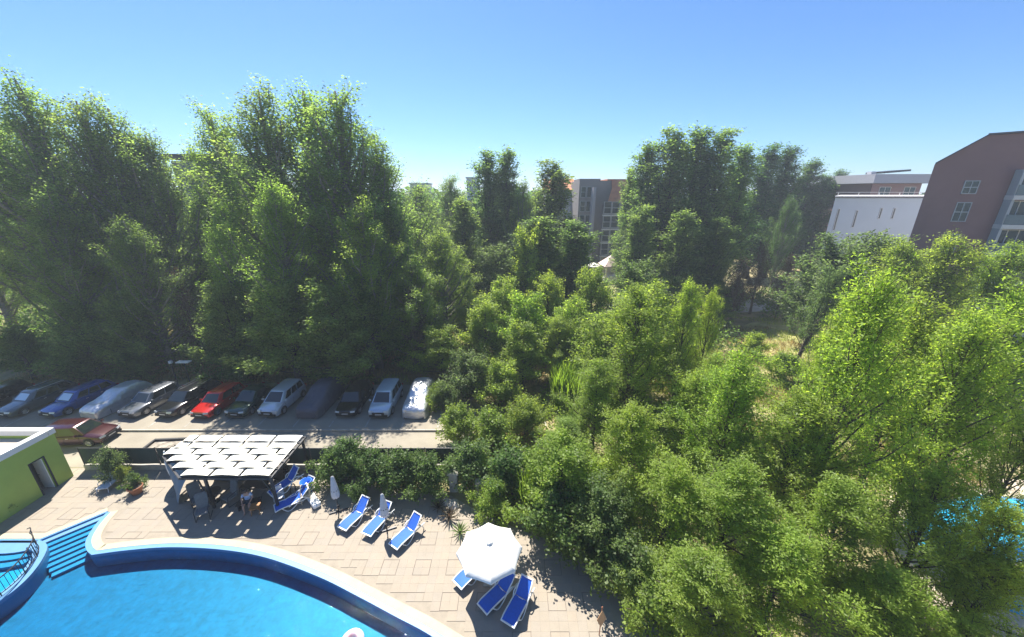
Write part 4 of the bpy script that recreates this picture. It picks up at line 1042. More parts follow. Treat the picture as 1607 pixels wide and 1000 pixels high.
car('black estate car with chrome roof rails left of the red car', (-27.0, cy(4.7), zc_), -.14, (.012, .012, .015), 'estate', 4.7, rails=True, H=1.5)
car('bright red hatchback facing the lane in the middle of the row', (-24.2, cy(4.1, -.1), zc_), -.10, (.52, .018, .015), 'hatch', 4.1)
car('dark green saloon car right of the bright red hatchback', (-21.6, cy(4.4), zc_), -.06, (.02, .055, .045), 'sedan', 4.4)
car('white compact van like car half under the hanging foliage', (-19.1, cy(4.1, .1), zc_), -.06, (.62, .64, .68), 'mpv', 4.1, H=1.6)
covered_car('big car under a dark grey cover in the tree shade', (-16.0, cy(4.7), zc_), -.04, darkc, 4.7, W=2.0, H=1.75, seed=2)
car('black car deep in shade between the dark cover and the silver people carrier', (-13.1, cy(4.3, .1), zc_), 0, (.010, .010, .012), 'hatch', 4.3)
car('pale silver people carrier facing the lane', (-10.45, cy(4.2), zc_), 0, (.50, .56, .62), 'mpv', 4.2, H=1.62)
covered_car('car under a bright silver cover at the right end of the row', (-7.7, cy(4.6), zc_), 0, silver, 4.6, W=2.05, H=1.72, seed=3)
car('dark red hatchback standing crosswise in the lane in front of the row', (-31.1, 22.5, .014), R(94), (.045, .005, .008), 'hatch', 4.2, group='cars standing in the lane')  # red paint darkened further, so the lane's shade is in the colour
t = thing('planting_frame', 'low dark framed gravel bed with a plank across it, behind the fence', 'planter', (-23.3, 21.5, .01), R(4))
for (x, y, w_, d_) in ((0, -.8, 4.3, .14), (0, .8, 4.3, .14), (-2.1, 0, .14, 1.46), (2.1, 0, .14, 1.46)):
    MB().box((x, y, .17), (w_, d_, .34)).build('frame_board', M['steel_dark'], t)
MB().box((0, 0, .1), (4.05, 1.45, .2)).build('gravel_fill', mat('mottled_gravel', (0.05, 0.045, 0.035), 0.9, scale=2.2, col2=(0.46, 0.40, 0.32), bump=.6, detail=8), t)
MB().box((.3, 0, .30), (2.1, .12, .04), rz=.65).build('plank', M['plate'], t)
# ------------------------------------------------------------------ vegetation
rng = np.random.default_rng(11)
def leaf_mesh(name, centers, dirs, lw, ll, m, upbias=0.55, jitter=0.45):
    """one small folded-flat quad per leaf; dirs = direction the leaf points"""
    n = len(centers)
    nrm = rng.normal(size=(n, 3)); nrm[:, 2] = np.abs(nrm[:, 2]) + upbias; nrm /= np.linalg.norm(nrm, axis=1)[:, None]
    d = dirs + rng.normal(size=(n, 3)) * jitter
    d -= nrm * np.sum(d * nrm, axis=1)[:, None]; d /= (np.linalg.norm(d, axis=1)[:, None] + 1e-6)
    s = np.cross(nrm, d)
    sc_ = rng.uniform(0.65, 1.3, size=(n, 1))
    a = centers - d * ll * .5 * sc_; b = centers + s * lw * .5 * sc_; c = centers + d * ll * .5 * sc_; e = centers - s * lw * .5 * sc_
    v = np.stack([a, b, c, e], axis=1).reshape(-1, 3).astype(np.float32)
    me = bpy.data.meshes.new(name)
    me.vertices.add(4 * n); me.vertices.foreach_set('co', v.ravel())
    me.loops.add(4 * n); me.loops.foreach_set('vertex_index', np.arange(4 * n, dtype=np.int32))
    me.polygons.add(n); me.polygons.foreach_set('loop_start', np.arange(0, 4 * n, 4, dtype=np.int32))
    me.materials.append(m); me.update(calc_edges=True)
    return me
def norm(v): return v / (np.linalg.norm(v) + 1e-9)
def build_tree(name, h, limbs, leaf, lw, ll, per_twig, twigs, twig_len, twig_up, scatter, trunk_r, m_leaf, m_bark, limb_r=.05, stems=1, lean=0, t_min=.25, wood_twigs=True, gapseed=0):
    """limbs: list of (z0, azimuth, angle_from_vertical, length, curve_up). Returns crown mesh, trunk mesh."""
    wood = MB()
    ctr = []; dr = []
    axis = []
    ph = rng.uniform(0, 6.28)
    for i in range(9):
        t = i / 8; axis.append((lean * t * t * h + .12 * math.sin(ph + 3 * t) * t, .12 * math.cos(ph * 1.7 + 4 * t) * t, h * .96 * t))
    wood.tube(axis, [trunk_r * (1 - .88 * i / 8) ** .9 * (1.35 if i == 0 else 1) for i in range(9)], 8)
    def axp(z):
        t = max(0, min(.999, z / (h * .96))) * 8; i = int(t); f_ = t - i
        return np.array(axis[i]) * (1 - f_) + np.array(axis[i + 1]) * f_
    allt = []
    for (z0, az, ang, ln__, cu) in limbs:
        p = axp(z0); d = np.array([math.cos(az) * math.sin(ang), math.sin(az) * math.sin(ang), math.cos(ang)])
        pts = [p.copy()]; ns = 6
        for k in range(ns):
            d = norm(d + np.array([0, 0, cu / ns]) + rng.normal(size=3) * .10); p = p + d * ln__ / ns; pts.append(p.copy())
        r0 = limb_r * (ln__ / 4) ** .7
        wood.tube(pts, [r0 * (1 - .85 * k / ns) for k in range(ns + 1)], 5, cap=False)
        P = np.array(pts)
        nt_ = max(3, int(twigs * ln__))
        for q in range(nt_):
            t = t_min + (1 - t_min) * rng.random() ** .8; f_ = t * ns; i = min(ns - 1, int(f_)); f_ -= i
            b = P[i] * (1 - f_) + P[i + 1] * f_; ld = norm(P[i + 1] - P[i])
            td = norm(ld * .5 + rng.normal(size=3) * .75 + np.array([0, 0, twig_up])); tl = twig_len * rng.uniform(.5, 1.2) * (1.15 - .5 * t)
            allt.append((b, td, tl))
            if wood_twigs and q % 2 == 0:
                e = b + td * tl
                wood.tube([b, (b + e) / 2 + rng.normal(size=3) * .03, e], [.016, .010, .004], 3, cap=False)
    for b, td, tl in allt:
        k = max(2, int(per_twig * tl / twig_len * rng.uniform(.6, 1.4)))
        u = rng.uniform(.15, 1.08, size=(k, 1))
        c = b + td * tl * u + rng.normal(size=(k, 3)) * scatter
        ctr.append(c); dr.append(np.repeat(td[None], k, 0))
    ctr = np.concatenate(ctr); dr = np.concatenate(dr)
    ctr[:, 2] = np.maximum(ctr[:, 2], .12)
    cm = leaf_mesh(name + '_crown', ctr, dr, lw, ll, m_leaf)
    tm = wood.mesh(name + '_trunk', m_bark, smooth=True)
    return cm, tm
def limbs_for(h, n, z_lo, z_hi, ang_lo, ang_hi, rad, cu, prof):
    out = []
    az = rng.uniform(0, 6.28)
    for i in range(n):
        t = (i + rng.random()) / n; z0 = h * (z_lo + (z_hi - z_lo) * t); az += 2.4 + rng.normal() * .3
        ang = ang_lo + (ang_hi - ang_lo) * (1 - t) * rng.uniform(.7, 1.2)
        out.append((z0, az, ang, rad * prof(t) * rng.uniform(.7, 1.2), cu))
    return out
P_ = {}
# tall broad poplars: many steep limbs ending in spires
for i in range(3):
    h = 25
    lb = limbs_for(h, 64, .08, .88, .35, .95, 8.6, 1.1, lambda t: (.78 + .5 * math.sin(math.pi * min(1, t * 1.15))) * (1 - .62 * t))
    P_['poplar%d' % i] = build_tree('poplar', h, lb, 0, .115, .165, 50, 3.0, 1.35, .50, .25, .38, LEAF['poplar'], M['bark_pale'], limb_r=.095, t_min=.22)
# columnar poplars
for i in range(2):
    h = 24
    lb = limbs_for(h, 76, .05, .93, .25, .62, 6.6, 1.0, lambda t: (.75 + .35 * math.sin(math.pi * t)) * (1 - .55 * t))
    P_['column%d' % i] = build_tree('column', h, lb, 0, .15, .23, 28, 3.8, 1.1, .8, .22, .32, LEAF['poplar_d'], M['bark'], limb_r=.05, t_min=.12)
# airy locusts, leaves in drooping sprays
for i in range(4):
    h = 12.5
    lb = limbs_for(h, 46, .16, .94, .35, .95, 4.1, .9, lambda t: (.72 + .5 * math.sin(math.pi * min(1, t * 1.1))) * (1 - .42 * t))
    P_['locust%d' % i] = build_tree('locust', h, lb, 0, .062, .16, 46, 5.2, 1.1, .30, .14, .19, LEAF['locust'], M['bark'], limb_r=.055, t_min=.25)
# dense round broadleaf
for i in range(2):
    h = 8
    lb = limbs_for(h, 40, .12, .9, .5, 1.25, 3.9, .5, lambda t: 1.0 - .5 * t)
    P_['round%d' % i] = build_tree('round', h, lb, 0, .11, .16, 36, 6.0, .8, .3, .16, .2, LEAF['olive'], M['bark'], t_min=.3)
# shrubs
for i in range(2):
    h = 2.4
    lb = limbs_for(h, 30, .02, .6, .2, 1.2, 1.75, .4, lambda t: 1.0 - .35 * t)
    P_['shrub%d' % i] = build_tree('shrub', h, lb, 0, .075, .115, 24, 11, .42, .3, .10, .05, LEAF['shrub'], M['bark'], limb_r=.03, t_min=.15)
for i in range(2):
    h = 4.2
    lb = limbs_for(h, 44, .01, .5, .15, 1.15, 3.2, .5, lambda t: 1.0 - .4 * t)
    P_['thicket%d' % i] = build_tree('thicket', h, lb, 0, .08, .13, 26, 8, .6, .35, .12, .07, LEAF['locust'], M['bark'], limb_r=.035, t_min=.15)
# half-dead tree: twigs and few brown leaves
h = 13
lb = limbs_for(h, 50, .1, .92, .35, .9, 4.6, .7, lambda t: 1.0 - .6 * t)
P_['bare0'] = build_tree('bare', h, lb, 0, .16, .2, 6, 9, 1.3, .4, .2, .22, LEAF['dry'], M['twig'], limb_r=.06, t_min=.15)
# reeds: long upright blades
def reed_mesh(name, n, rad, hh, m):
    V = []; 
    ang = rng.uniform(0, 6.28, n); rr = rad * np.sqrt(rng.random(n)); bx_ = np.stack([rr * np.cos(ang), rr * np.sin(ang), np.zeros(n)], 1)
    H_ = hh * rng.uniform(.55, 1.05, n); az = rng.uniform(0, 6.28, n); ln2 = rng.uniform(.1, .5, n) * .8
    side = np.stack([-np.sin(az), np.cos(az), np.zeros(n)], 1) * .03
    out_ = np.stack([np.cos(az), np.sin(az), np.zeros(n)], 1)
    rows = []
    for t, w, dz in ((0, 1, 0), (.45, 1.2, .5), (.8, .8, .85), (1.0, .1, .95)):
        c = bx_ + out_ * (ln2 * t * t * H_ * .6)[:, None] + np.array([0, 0, 1]) * (H_ * dz)[:, None]
        rows.append((c - side * w, c + side * w))
    v = np.stack([q for r_ in rows for q in r_], 1).reshape(-1, 3)
    f = []
    base = np.arange(n) * 8
    for k in range(3): f.append(np.stack([base + 2 * k, base + 2 * k + 1, base + 2 * k + 3, base + 2 * k + 2], 1))
    f = np.concatenate(f)
    me = bpy.data.meshes.new(name); me.vertices.add(len(v)); me.vertices.foreach_set('co', v.astype(np.float32).ravel())
    me.loops.add(f.size); me.loops.foreach_set('vertex_index', f.astype(np.int32).ravel()); me.polygons.add(len(f)); me.polygons.foreach_set('loop_start', np.arange(0, f.size, 4, dtype=np.int32))
    me.materials.append(m); me.update(calc_edges=True); return me
P_['reed'] = reed_mesh('reed_blades', 2600, 1.5, 3.4, LEAF['reed'])

NAMES = {'poplar': ('poplar_tree', 'tree'), 'column': ('columnar_poplar', 'tree'), 'locust': ('locust_tree', 'tree'), 'round': ('broadleaf_tree', 'tree'), 'shrub': ('bush', 'bush'), 'bare': ('dying_tree', 'tree'), 'thicket': ('bush', 'bush')}
GR = {'poplar': 'tall poplars behind the car park', 'column': 'columnar poplars in the distance', 'locust': 'feathery locust trees right of the pool deck', 'round': 'round leafy trees', 'shrub': 'bushes', 'bare': 'dying trees', 'thicket': 'big bushes in the thicket'}
def plant(kind, x, y, s, label, m=None, w=1.0, rz=None, z=0.0, group=None, tilt=0.0):
    base = kind.rstrip('0123456789'); nm, cat = NAMES[base]
    t = thing(nm, label, cat, (x, y, z), rz if rz is not None else (x * 12.9898 + y * 78.233) % 6.28, group or GR[base])
    t.rotation_euler = (0, tilt, t.rotation_euler.z)
    t.scale = (s * w, s * w, s)
    cm, tm = P_[kind]
    o = link('crown' if cat == 'tree' else 'foliage', cm, t); link('trunk' if cat == 'tree' else 'stem', tm, t)
    if m: o.material_slots[0].link = 'OBJECT'; o.material_slots[0].material = LEAF[m]
    return t
H0 = {'poplar': 25.5, 'column': 24.5, 'locust': 12.9, 'round': 8.4, 'shrub': 2.5, 'bare': 13.2, 'thicket': 4.5}
def plant_px(kind, px, py, Y, label, w=1.0, **k):
    """stand a tree at distance Y so that its top reaches the given height of the photo"""
    x, z = up(px, py, Y); b_ = kind.rstrip('0123456789'); s = z / H0[b_]
    w = w * {'poplar': 1.32, 'column': 1.5, 'locust': max(.95, 1.0 / s ** .75), 'round': max(1.1, 1.15 / s ** .5), 'bare': 1.0, 'thicket': 1.15}.get(b_, 1.0)
    return plant(kind, x, Y, s, label, w=w, **k)

# left mass of tall poplars
for a in [
 ('poplar0', 12, 92, 39, 'tallest poplar at the left edge of the photo', {}),
 ('poplar1', 105, 128, 40, 'tall poplar behind the blue estate car, second from the left edge', {}),
 ('poplar2', 165, 142, 41, 'tall poplar behind the silver covered car, its top level with its left neighbour', {}),
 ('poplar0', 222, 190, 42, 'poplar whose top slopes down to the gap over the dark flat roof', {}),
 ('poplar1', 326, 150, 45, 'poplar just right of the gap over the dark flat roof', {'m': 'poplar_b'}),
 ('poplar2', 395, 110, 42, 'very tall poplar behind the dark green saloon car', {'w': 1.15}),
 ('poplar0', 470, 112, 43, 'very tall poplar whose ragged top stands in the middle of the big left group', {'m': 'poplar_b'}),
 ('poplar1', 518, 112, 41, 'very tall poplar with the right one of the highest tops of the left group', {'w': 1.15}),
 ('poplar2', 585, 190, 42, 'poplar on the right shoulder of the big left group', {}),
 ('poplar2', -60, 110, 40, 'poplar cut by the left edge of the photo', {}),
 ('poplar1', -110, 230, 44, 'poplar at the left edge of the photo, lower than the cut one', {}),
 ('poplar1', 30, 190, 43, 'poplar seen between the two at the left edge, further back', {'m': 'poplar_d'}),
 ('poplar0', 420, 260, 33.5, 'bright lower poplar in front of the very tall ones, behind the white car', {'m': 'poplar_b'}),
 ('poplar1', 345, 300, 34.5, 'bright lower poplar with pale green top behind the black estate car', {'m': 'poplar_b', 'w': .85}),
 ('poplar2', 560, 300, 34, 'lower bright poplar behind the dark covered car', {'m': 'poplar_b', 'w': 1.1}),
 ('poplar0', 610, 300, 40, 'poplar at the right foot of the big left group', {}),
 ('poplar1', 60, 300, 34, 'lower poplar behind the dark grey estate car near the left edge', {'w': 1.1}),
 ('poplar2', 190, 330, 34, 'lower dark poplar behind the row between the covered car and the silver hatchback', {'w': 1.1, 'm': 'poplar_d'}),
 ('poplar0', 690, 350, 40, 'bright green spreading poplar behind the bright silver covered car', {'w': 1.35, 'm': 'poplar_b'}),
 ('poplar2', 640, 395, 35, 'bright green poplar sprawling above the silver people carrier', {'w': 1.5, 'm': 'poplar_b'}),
 ]:
    plant_px(*a[:4], a[4], **a[5])
# dark understorey right behind the parked cars
for a in [
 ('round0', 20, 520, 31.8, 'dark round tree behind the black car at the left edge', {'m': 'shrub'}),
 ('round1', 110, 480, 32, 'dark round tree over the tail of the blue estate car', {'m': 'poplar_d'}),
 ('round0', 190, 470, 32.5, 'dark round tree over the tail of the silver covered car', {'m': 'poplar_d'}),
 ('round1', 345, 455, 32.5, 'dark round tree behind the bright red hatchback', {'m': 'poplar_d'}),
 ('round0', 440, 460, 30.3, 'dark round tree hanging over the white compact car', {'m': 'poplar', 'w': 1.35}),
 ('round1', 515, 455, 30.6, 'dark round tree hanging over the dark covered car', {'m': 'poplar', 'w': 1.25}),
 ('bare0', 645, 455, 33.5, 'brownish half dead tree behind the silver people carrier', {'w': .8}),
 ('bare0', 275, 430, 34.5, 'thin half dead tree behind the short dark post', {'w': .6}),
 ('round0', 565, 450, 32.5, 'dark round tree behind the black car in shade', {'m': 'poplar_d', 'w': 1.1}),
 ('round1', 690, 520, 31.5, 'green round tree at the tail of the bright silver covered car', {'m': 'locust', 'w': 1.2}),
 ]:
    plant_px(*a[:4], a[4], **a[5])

# middle distance
for a in [
 ('column0', 765, 232, 60, 'slender dark poplar, left one of the twin spires near the picture middle', {'w': 1.1, 'm': 'poplar_d'}),
 ('column1', 796, 232, 61, 'slender dark poplar, right one of the twin spires near the picture middle', {'w': 1.1, 'm': 'poplar_d'}),
 ('column0', 868, 248, 60, 'single spired poplar left of the orange roofed house', {'w': 1.5}),
 ('poplar1', 705, 268, 66, 'round topped grey green tree left of the twin spires', {'m': 'poplar_d', 'w': 1.1}),
 ('poplar2', 820, 275, 58, 'broad poplar between the twin spires and the single spired poplar', {'m': 'poplar', 'w': .8}),
 ('poplar0', 655, 278, 60, 'grey green tree in front of the lower distant hotel block', {'m': 'poplar_d', 'w': 1.1}),
 ('column1', 845, 340, 46, 'dark columnar poplar low in front of the single spired one', {'w': 2.2}),
 ('column0', 905, 345, 47, 'green columnar poplar just left of the grey brown apartment building', {'w': 2.0, 'm': 'poplar'}),
 ('column1', 725, 310, 52, 'dense dark poplar left of the twin spires, lower than them', {'w': 1.4, 'm': 'poplar'}),
 ('round0', 780, 395, 48, 'pale grey green round tree below the twin spires', {'w': 1.2}),
 ('round1', 830, 370, 44, 'fresh green small tree below the twin spires', {'m': 'locust_b', 'w': .7}),
 ('column0', 992, 262, 66, 'slender poplar against the right end of the orange roof', {'w': .8, 'm': 'poplar'}),
 ('column1', 1022, 222, 62, 'tall poplar at the left end of the right hand poplar group', {'w': 1.2}),
 ('column0', 1062, 196, 60, 'highest poplar of the right hand group, left peak', {'w': 1.25}),
 ('column1', 1102, 198, 61, 'tall poplar in the centre of the right hand group', {'w': 1.25}),
 ('column0', 1138, 198, 60, 'tall poplar of the right hand group, right peak', {'w': 1.2}),
 ('column1', 1170, 225, 63, 'tall poplar at the right end of the right hand group', {'w': 1.2}),
 ('column0', 1012, 320, 52, 'lower green poplar in front of the left end of the right hand group', {'w': 1.3, 'm': 'poplar'}),
 ('column1', 1075, 330, 51, 'lower poplar in front of the centre of the right hand group', {'w': 1.6, 'm': 'poplar'}),
 ('column0', 1130, 340, 52, 'lower dark poplar in front of the right peak of the right hand group', {'w': 1.6}),
 ('column0', 1212, 224, 76, 'bluish poplar pair left part, right of the main group', {'w': 1.2, 'm': 'far'}),
 ('column1', 1243, 228, 77, 'bluish poplar pair right part, right of the main group', {'w': 1.2, 'm': 'far'}),
 ('column1', 1278, 250, 84, 'bluish poplar left of the pale apartment building', {'w': 1.3, 'm': 'far'}),
 ('column0', 1300, 272, 84, 'lower bluish poplar just left of the pale apartment building', {'w': 1.3, 'm': 'far'}),
 ('poplar0', 1245, 300, 62, 'broad bluish green tree below the bluish poplar pair', {'w': .7, 'm': 'far'}),
 ('column1', 1322, 266, 125, 'small distant poplar above the roof of the pale apartment building', {'w': 1.4, 'm': 'far'}),
 ('bare0', 1200, 385, 52, 'brown half dead tree in front of the bluish poplar pair', {'w': 1.0}),
 ('bare0', 1165, 410, 48, 'dull brown leafless tree above the small clearing', {'w': 1.0}),
 ('bare0', 1240, 405, 50, 'dull brown leafless tree right of the other two near the clearing', {'w': 1.0}),
 ('round0', 1310, 385, 42, 'grey green round tree in front of the pale apartment building', {'w': 1.25}),
 ('round1', 1375, 382, 38, 'grey green round tree in front of the gap between pale and red buildings', {'w': 1.1}),
 ('locust0', 1420, 385, 33, 'green round tree below the left corner of the red building', {'m': 'locust', 'w': 1.2}),
 ('locust1', 1500, 378, 31, 'green spreading tree below the windows of the red building', {'m': 'locust', 'w': 1.3}),
 ('locust2', 1590, 390, 30, 'green spreading tree below the balconies at the right edge', {'m': 'locust', 'w': 1.3}),
 ('round1', 1130, 470, 46, 'dark undergrowth tree at the foot of the right hand poplar group', {'m': 'poplar_d', 'w': 1.2}),
 ('round0', 1060, 440, 48, 'dark tree behind the two pale tufted treetops', {'m': 'poplar_d', 'w': 1.2}),
 ('round1', 640, 340, 52, 'dark green tree beyond the bright spreading poplar', {'m': 'poplar_d', 'w': 1.2}),
 ]:
    plant_px(*a[:4], a[4], **a[5])
t = plant('round1', *at(1250, 566), 1.12, 'leaning tree with a bare slanting trunk at the edge of the small clearing', m='olive', w=.62, tilt=.16)
tr_ = MB().tube([(0, 0, 0), (.25, 0, 1.6), (.75, .1, 3.6), (1.2, .2, 6.0)], [.26, .2, .17, .10], 8).build('limb', M['bark'], t, smooth=True)

# canopy right of the pool: middle tier
for a in [
 ('round0', 790, 448, 37, 'soft green round tree in the middle of the photo below the twin spires', {'m': 'locust', 'w': 1.1}),
 ('round1', 760, 480, 34, 'soft green tree right of the bright spreading poplar', {'m': 'locust', 'w': 1.1}),
 ('round1', 862, 440, 38, 'soft green round tree left of the garden pavilion', {'m': 'locust', 'w': .95}),
 ('round0', 930, 432, 39, 'soft green round tree straight below the garden pavilion', {'m': 'locust', 'w': 1.0}),
 ('round1', 1000, 420, 38, 'large silvery green round tree right below the garden pavilion', {'w': 1.1}),
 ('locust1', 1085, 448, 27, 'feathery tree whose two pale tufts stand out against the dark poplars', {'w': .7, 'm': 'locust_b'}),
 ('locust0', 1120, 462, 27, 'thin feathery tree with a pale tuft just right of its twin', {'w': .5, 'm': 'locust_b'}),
 ('round0', 1015, 462, 29, 'soft green tree in front of the large silvery round tree', {'m': 'locust', 'w': 1.2}),
 ('round1', 950, 500, 29, 'soft green tree behind the bright reed clump', {'m': 'locust', 'w': 1.2}),
 ('locust1', 880, 500, 31, 'feathery tree left of the bright reed clump', {}),
 ('round0', 820, 515, 30, 'soft green tree above the grey green bushes at the end of the car park', {'m': 'locust', 'w': 1.1}),
 ('thicket0', 735, 545, 28, 'big loose bush just right of the bright silver covered car', {'m': 'olive'}),
 ('thicket1', 700, 600, 26.5, 'big loose bush between the silver covered car and the lane', {'m': 'olive'}),
 ('locust2', 1125, 560, 22, 'bright feathery tree lower left of the small clearing', {'m': 'locust_b', 'w': .75}),
 ('locust3', 1160, 440, 55, 'soft green tree behind the small clearing', {'w': 1.1, 'm': 'olive'}),
 ('round0', 745, 470, 39, 'soft green round tree at the right foot of the bright spreading poplar', {'m': 'locust', 'w': 1.1}),
 ('round1', 825, 470, 33, 'soft green round tree left above the reeds', {'m': 'locust_b', 'w': 1.1}),
 ('round0', 900, 480, 33, 'soft green round tree right above the reeds', {'m': 'locust_b', 'w': 1.1}),
 ('thicket0', 785, 560, 27, 'big bush left of the reeds beyond the grey green bushes', {}),
 ('locust3', 1075, 520, 30, 'feathery tree between the slim twin stems and the clearing', {'m': 'locust_b'}),
 ]:
    plant_px(*a[:4], a[4], **a[5])
# canopy right: near tier, tall airy trees seen from above
for a in [
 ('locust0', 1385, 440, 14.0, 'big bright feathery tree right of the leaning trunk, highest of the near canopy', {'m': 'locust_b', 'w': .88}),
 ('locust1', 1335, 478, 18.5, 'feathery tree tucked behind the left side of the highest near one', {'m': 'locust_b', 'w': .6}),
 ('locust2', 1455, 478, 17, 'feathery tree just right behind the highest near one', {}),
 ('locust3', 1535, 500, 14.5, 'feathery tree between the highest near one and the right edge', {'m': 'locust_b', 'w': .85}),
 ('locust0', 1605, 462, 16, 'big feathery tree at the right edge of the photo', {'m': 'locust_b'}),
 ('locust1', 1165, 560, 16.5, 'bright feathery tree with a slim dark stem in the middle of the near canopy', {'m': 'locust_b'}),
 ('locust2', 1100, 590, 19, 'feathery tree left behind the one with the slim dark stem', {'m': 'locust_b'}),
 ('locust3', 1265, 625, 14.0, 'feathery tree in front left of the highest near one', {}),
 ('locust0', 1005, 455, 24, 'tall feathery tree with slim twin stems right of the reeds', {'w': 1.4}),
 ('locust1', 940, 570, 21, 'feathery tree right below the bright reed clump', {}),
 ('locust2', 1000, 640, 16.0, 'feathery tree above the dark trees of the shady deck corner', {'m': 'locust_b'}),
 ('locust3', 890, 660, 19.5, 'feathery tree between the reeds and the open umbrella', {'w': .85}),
 ('thicket1', 825, 620, 23, 'big bush above the light green bush and the stone pillar', {}),
 ('locust1', 1060, 730, 13.0, 'feathery tree right of the dark trees by the deck', {'m': 'locust_b'}),
 ('locust2', 1160, 730, 11.8, 'feathery tree in the lower middle of the near canopy', {}),
 ('locust3', 1330, 760, 11.0, 'feathery tree below the highest near one, left of the gap with the blue pool', {'w': .9}),
 ('locust0', 1240, 840, 10.0, 'low feathery tree at the bottom edge straight below the clearing', {'m': 'locust_b'}),
 ('locust1', 1110, 880, 9.8, 'low feathery tree at the bottom edge, left of its brighter neighbour', {}),
 ('locust2', 1025, 880, 11.2, 'low feathery tree at the bottom right of the diamond shaped board', {'w': .9}),
 ('locust3', 1400, 900, 9.4, 'low bright feathery tree at the bottom edge left of the curved pool', {'m': 'locust_b', 'w': .9}),
 ('locust0', 1530, 985, 8.4, 'low bright feathery tree at the bottom right corner', {'m': 'locust_b', 'w': .7}),
 ('locust2', 1490, 740, 11.0, 'feathery tree in front of the glimpsed blue pool, left part', {'w': .8}),
 ('locust3', 1585, 800, 10.2, 'feathery tree in front of the glimpsed blue pool, right part', {'m': 'locust_b', 'w': .7}),
 ('thicket0', 1440, 905, 11.5, 'bush at the edge of the curved blue pool', {'m': 'locust_b'}),
 ('locust0', 1570, 880, 9.6, 'low feathery tree at the right between the two glimpsed pools', {'m': 'locust_b', 'w': .7}),
 ('thicket1', 1500, 860, 13.6, 'broad bush partly hiding the larger glimpsed pool', {'m': 'locust_b'}),
 ('locust1', 1640, 640, 13.0, 'feathery tree cut by the right edge above the blue pool', {'w': .6}),
 ('round1', 885, 700, 15.5, 'dense green tree right behind the open white umbrella', {'m': 'locust', 'w': 1.05}),
 ('round0', 950, 770, 13.6, 'dense dark green tree over the shady corner of the deck', {'m': 'shrub', 'w': 1.0}),
 ('round1', 850, 760, 17, 'yellowish green tree left behind the open umbrella', {'m': 'locust', 'w': .7}),
 ]:
    plant_px(*a[:4], a[4], **a[5])

# hedge and bushes round the deck
for (kind, px, py, s, lab, m, w) in [
 ('shrub0', 530, 759, 1.0, 'rounded bush at the left end of the hedge beside the pergola', 'shrub', 1.1),
 ('shrub1', 548, 753, 1.05, 'rounded bush of the hedge above the first closed umbrella', 'shrub', 1.2),
 ('shrub0', 592, 763, 1.0, 'bush of the hedge straight behind the blue lounger nearest the pergola', 'shrub', 1.2),
 ('shrub1', 635, 769, 1.0, 'bush of the hedge behind the second closed umbrella', 'shrub', 1.2),
 ('shrub0', 675, 773, 1.0, 'bush at the right end of the hedge next to the stone pillar', 'shrub', 1.2),
 ('shrub1', 565, 790, .42, 'small low bush at the foot of the hedge between the closed umbrellas', 'shrub', 1.1),
 ('shrub0', 775, 812, .95, 'light green bush just above the open white umbrella', 'locust', 1.0),
 ('shrub1', 740, 760, 1.1, 'dark bush in deep shade right of the stone pillar', 'poplar_d', 1.2),
 ('shrub0', 800, 780, 1.25, 'dark bush between the stone pillar and the trees', 'shrub', 1.3),
 ('shrub1', 872, 850, 1.25, 'dark bush right behind the open white umbrella', 'shrub', 1.2),
 ('shrub0', 930, 885, 1.2, 'dark bush at the head of the lounger nearest the camera', 'shrub', 1.2),
 ('shrub1', 985, 930, 1.1, 'dark bush behind the diamond shaped board', 'poplar_d', 1.2),
 ('shrub0', 1030, 985, 1.0, 'leafy bush at the bottom edge right of the diamond shaped board', 'locust', 1.2),
 ('shrub1', 198, 760, .5, 'yellow green bush by the lounge chair at the fence', 'yellow', .7),
 ('shrub0', 216, 770, .5, 'dark green bush over the terracotta pot', 'shrub', .9),
 ('shrub1', 185, 752, .85, 'thin climbing bush against the green mesh fence', 'olive', .8),
 ('shrub0', 4, 806, .5, 'dark low bush at the foot of the green pool house', 'poplar_d', 1.2),
 ('shrub1', 720, 690, 1.0, 'grey green bush at the right end of the lane', 'locust', 1.3),
 ('shrub0', 770, 700, 1.1, 'grey green bush further right beyond the end of the lane', 'locust', 1.4),
 ('shrub1', 1075, 650, 1.0, 'low bush among dry grass below the slim twin stems', 'locust', 1.2),
 ('shrub0', 690, 640, .9, 'low bush touching the bright silver covered car', 'locust', 1.2),
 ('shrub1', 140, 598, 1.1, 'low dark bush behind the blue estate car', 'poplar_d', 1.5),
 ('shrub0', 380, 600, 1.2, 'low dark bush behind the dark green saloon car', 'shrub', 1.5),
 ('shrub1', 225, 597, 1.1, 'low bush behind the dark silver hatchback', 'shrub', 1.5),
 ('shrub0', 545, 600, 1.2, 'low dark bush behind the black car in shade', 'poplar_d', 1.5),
 ('shrub1', 1225, 600, 1.1, 'yellowish bush at the near edge of the small clearing', 'locust_b', 1.4),
 ('shrub0', 1180, 560, 1.1, 'light bush at the left edge of the small clearing', 'locust_b', 1.3),
 ('shrub1', 1310, 560, 1.2, 'light bush at the right edge of the small clearing', 'locust_b', 1.3),
 ]:
    x, y = at(px, py, 0); plant(kind, x, y, s, lab, m=m, w=w)
# reeds
for (px, py, s, lab) in [(905, 640, 1.15, 'tall bright green reed clump in the centre of the thicket'), (955, 640, 1.0, 'bright green reed clump just right of the tallest one'), (860, 800, .9, 'bright grassy reeds right of the light green bush above the umbrella')]:
    x, y = at(px, py, 0)
    t = thing('reed_clump', lab, 'reeds', (x, y, 0), px * .1, 'reed clumps in the thicket'); t.scale = (s * 1.2, s * 1.2, s)
    link('blades', P_['reed'], t)
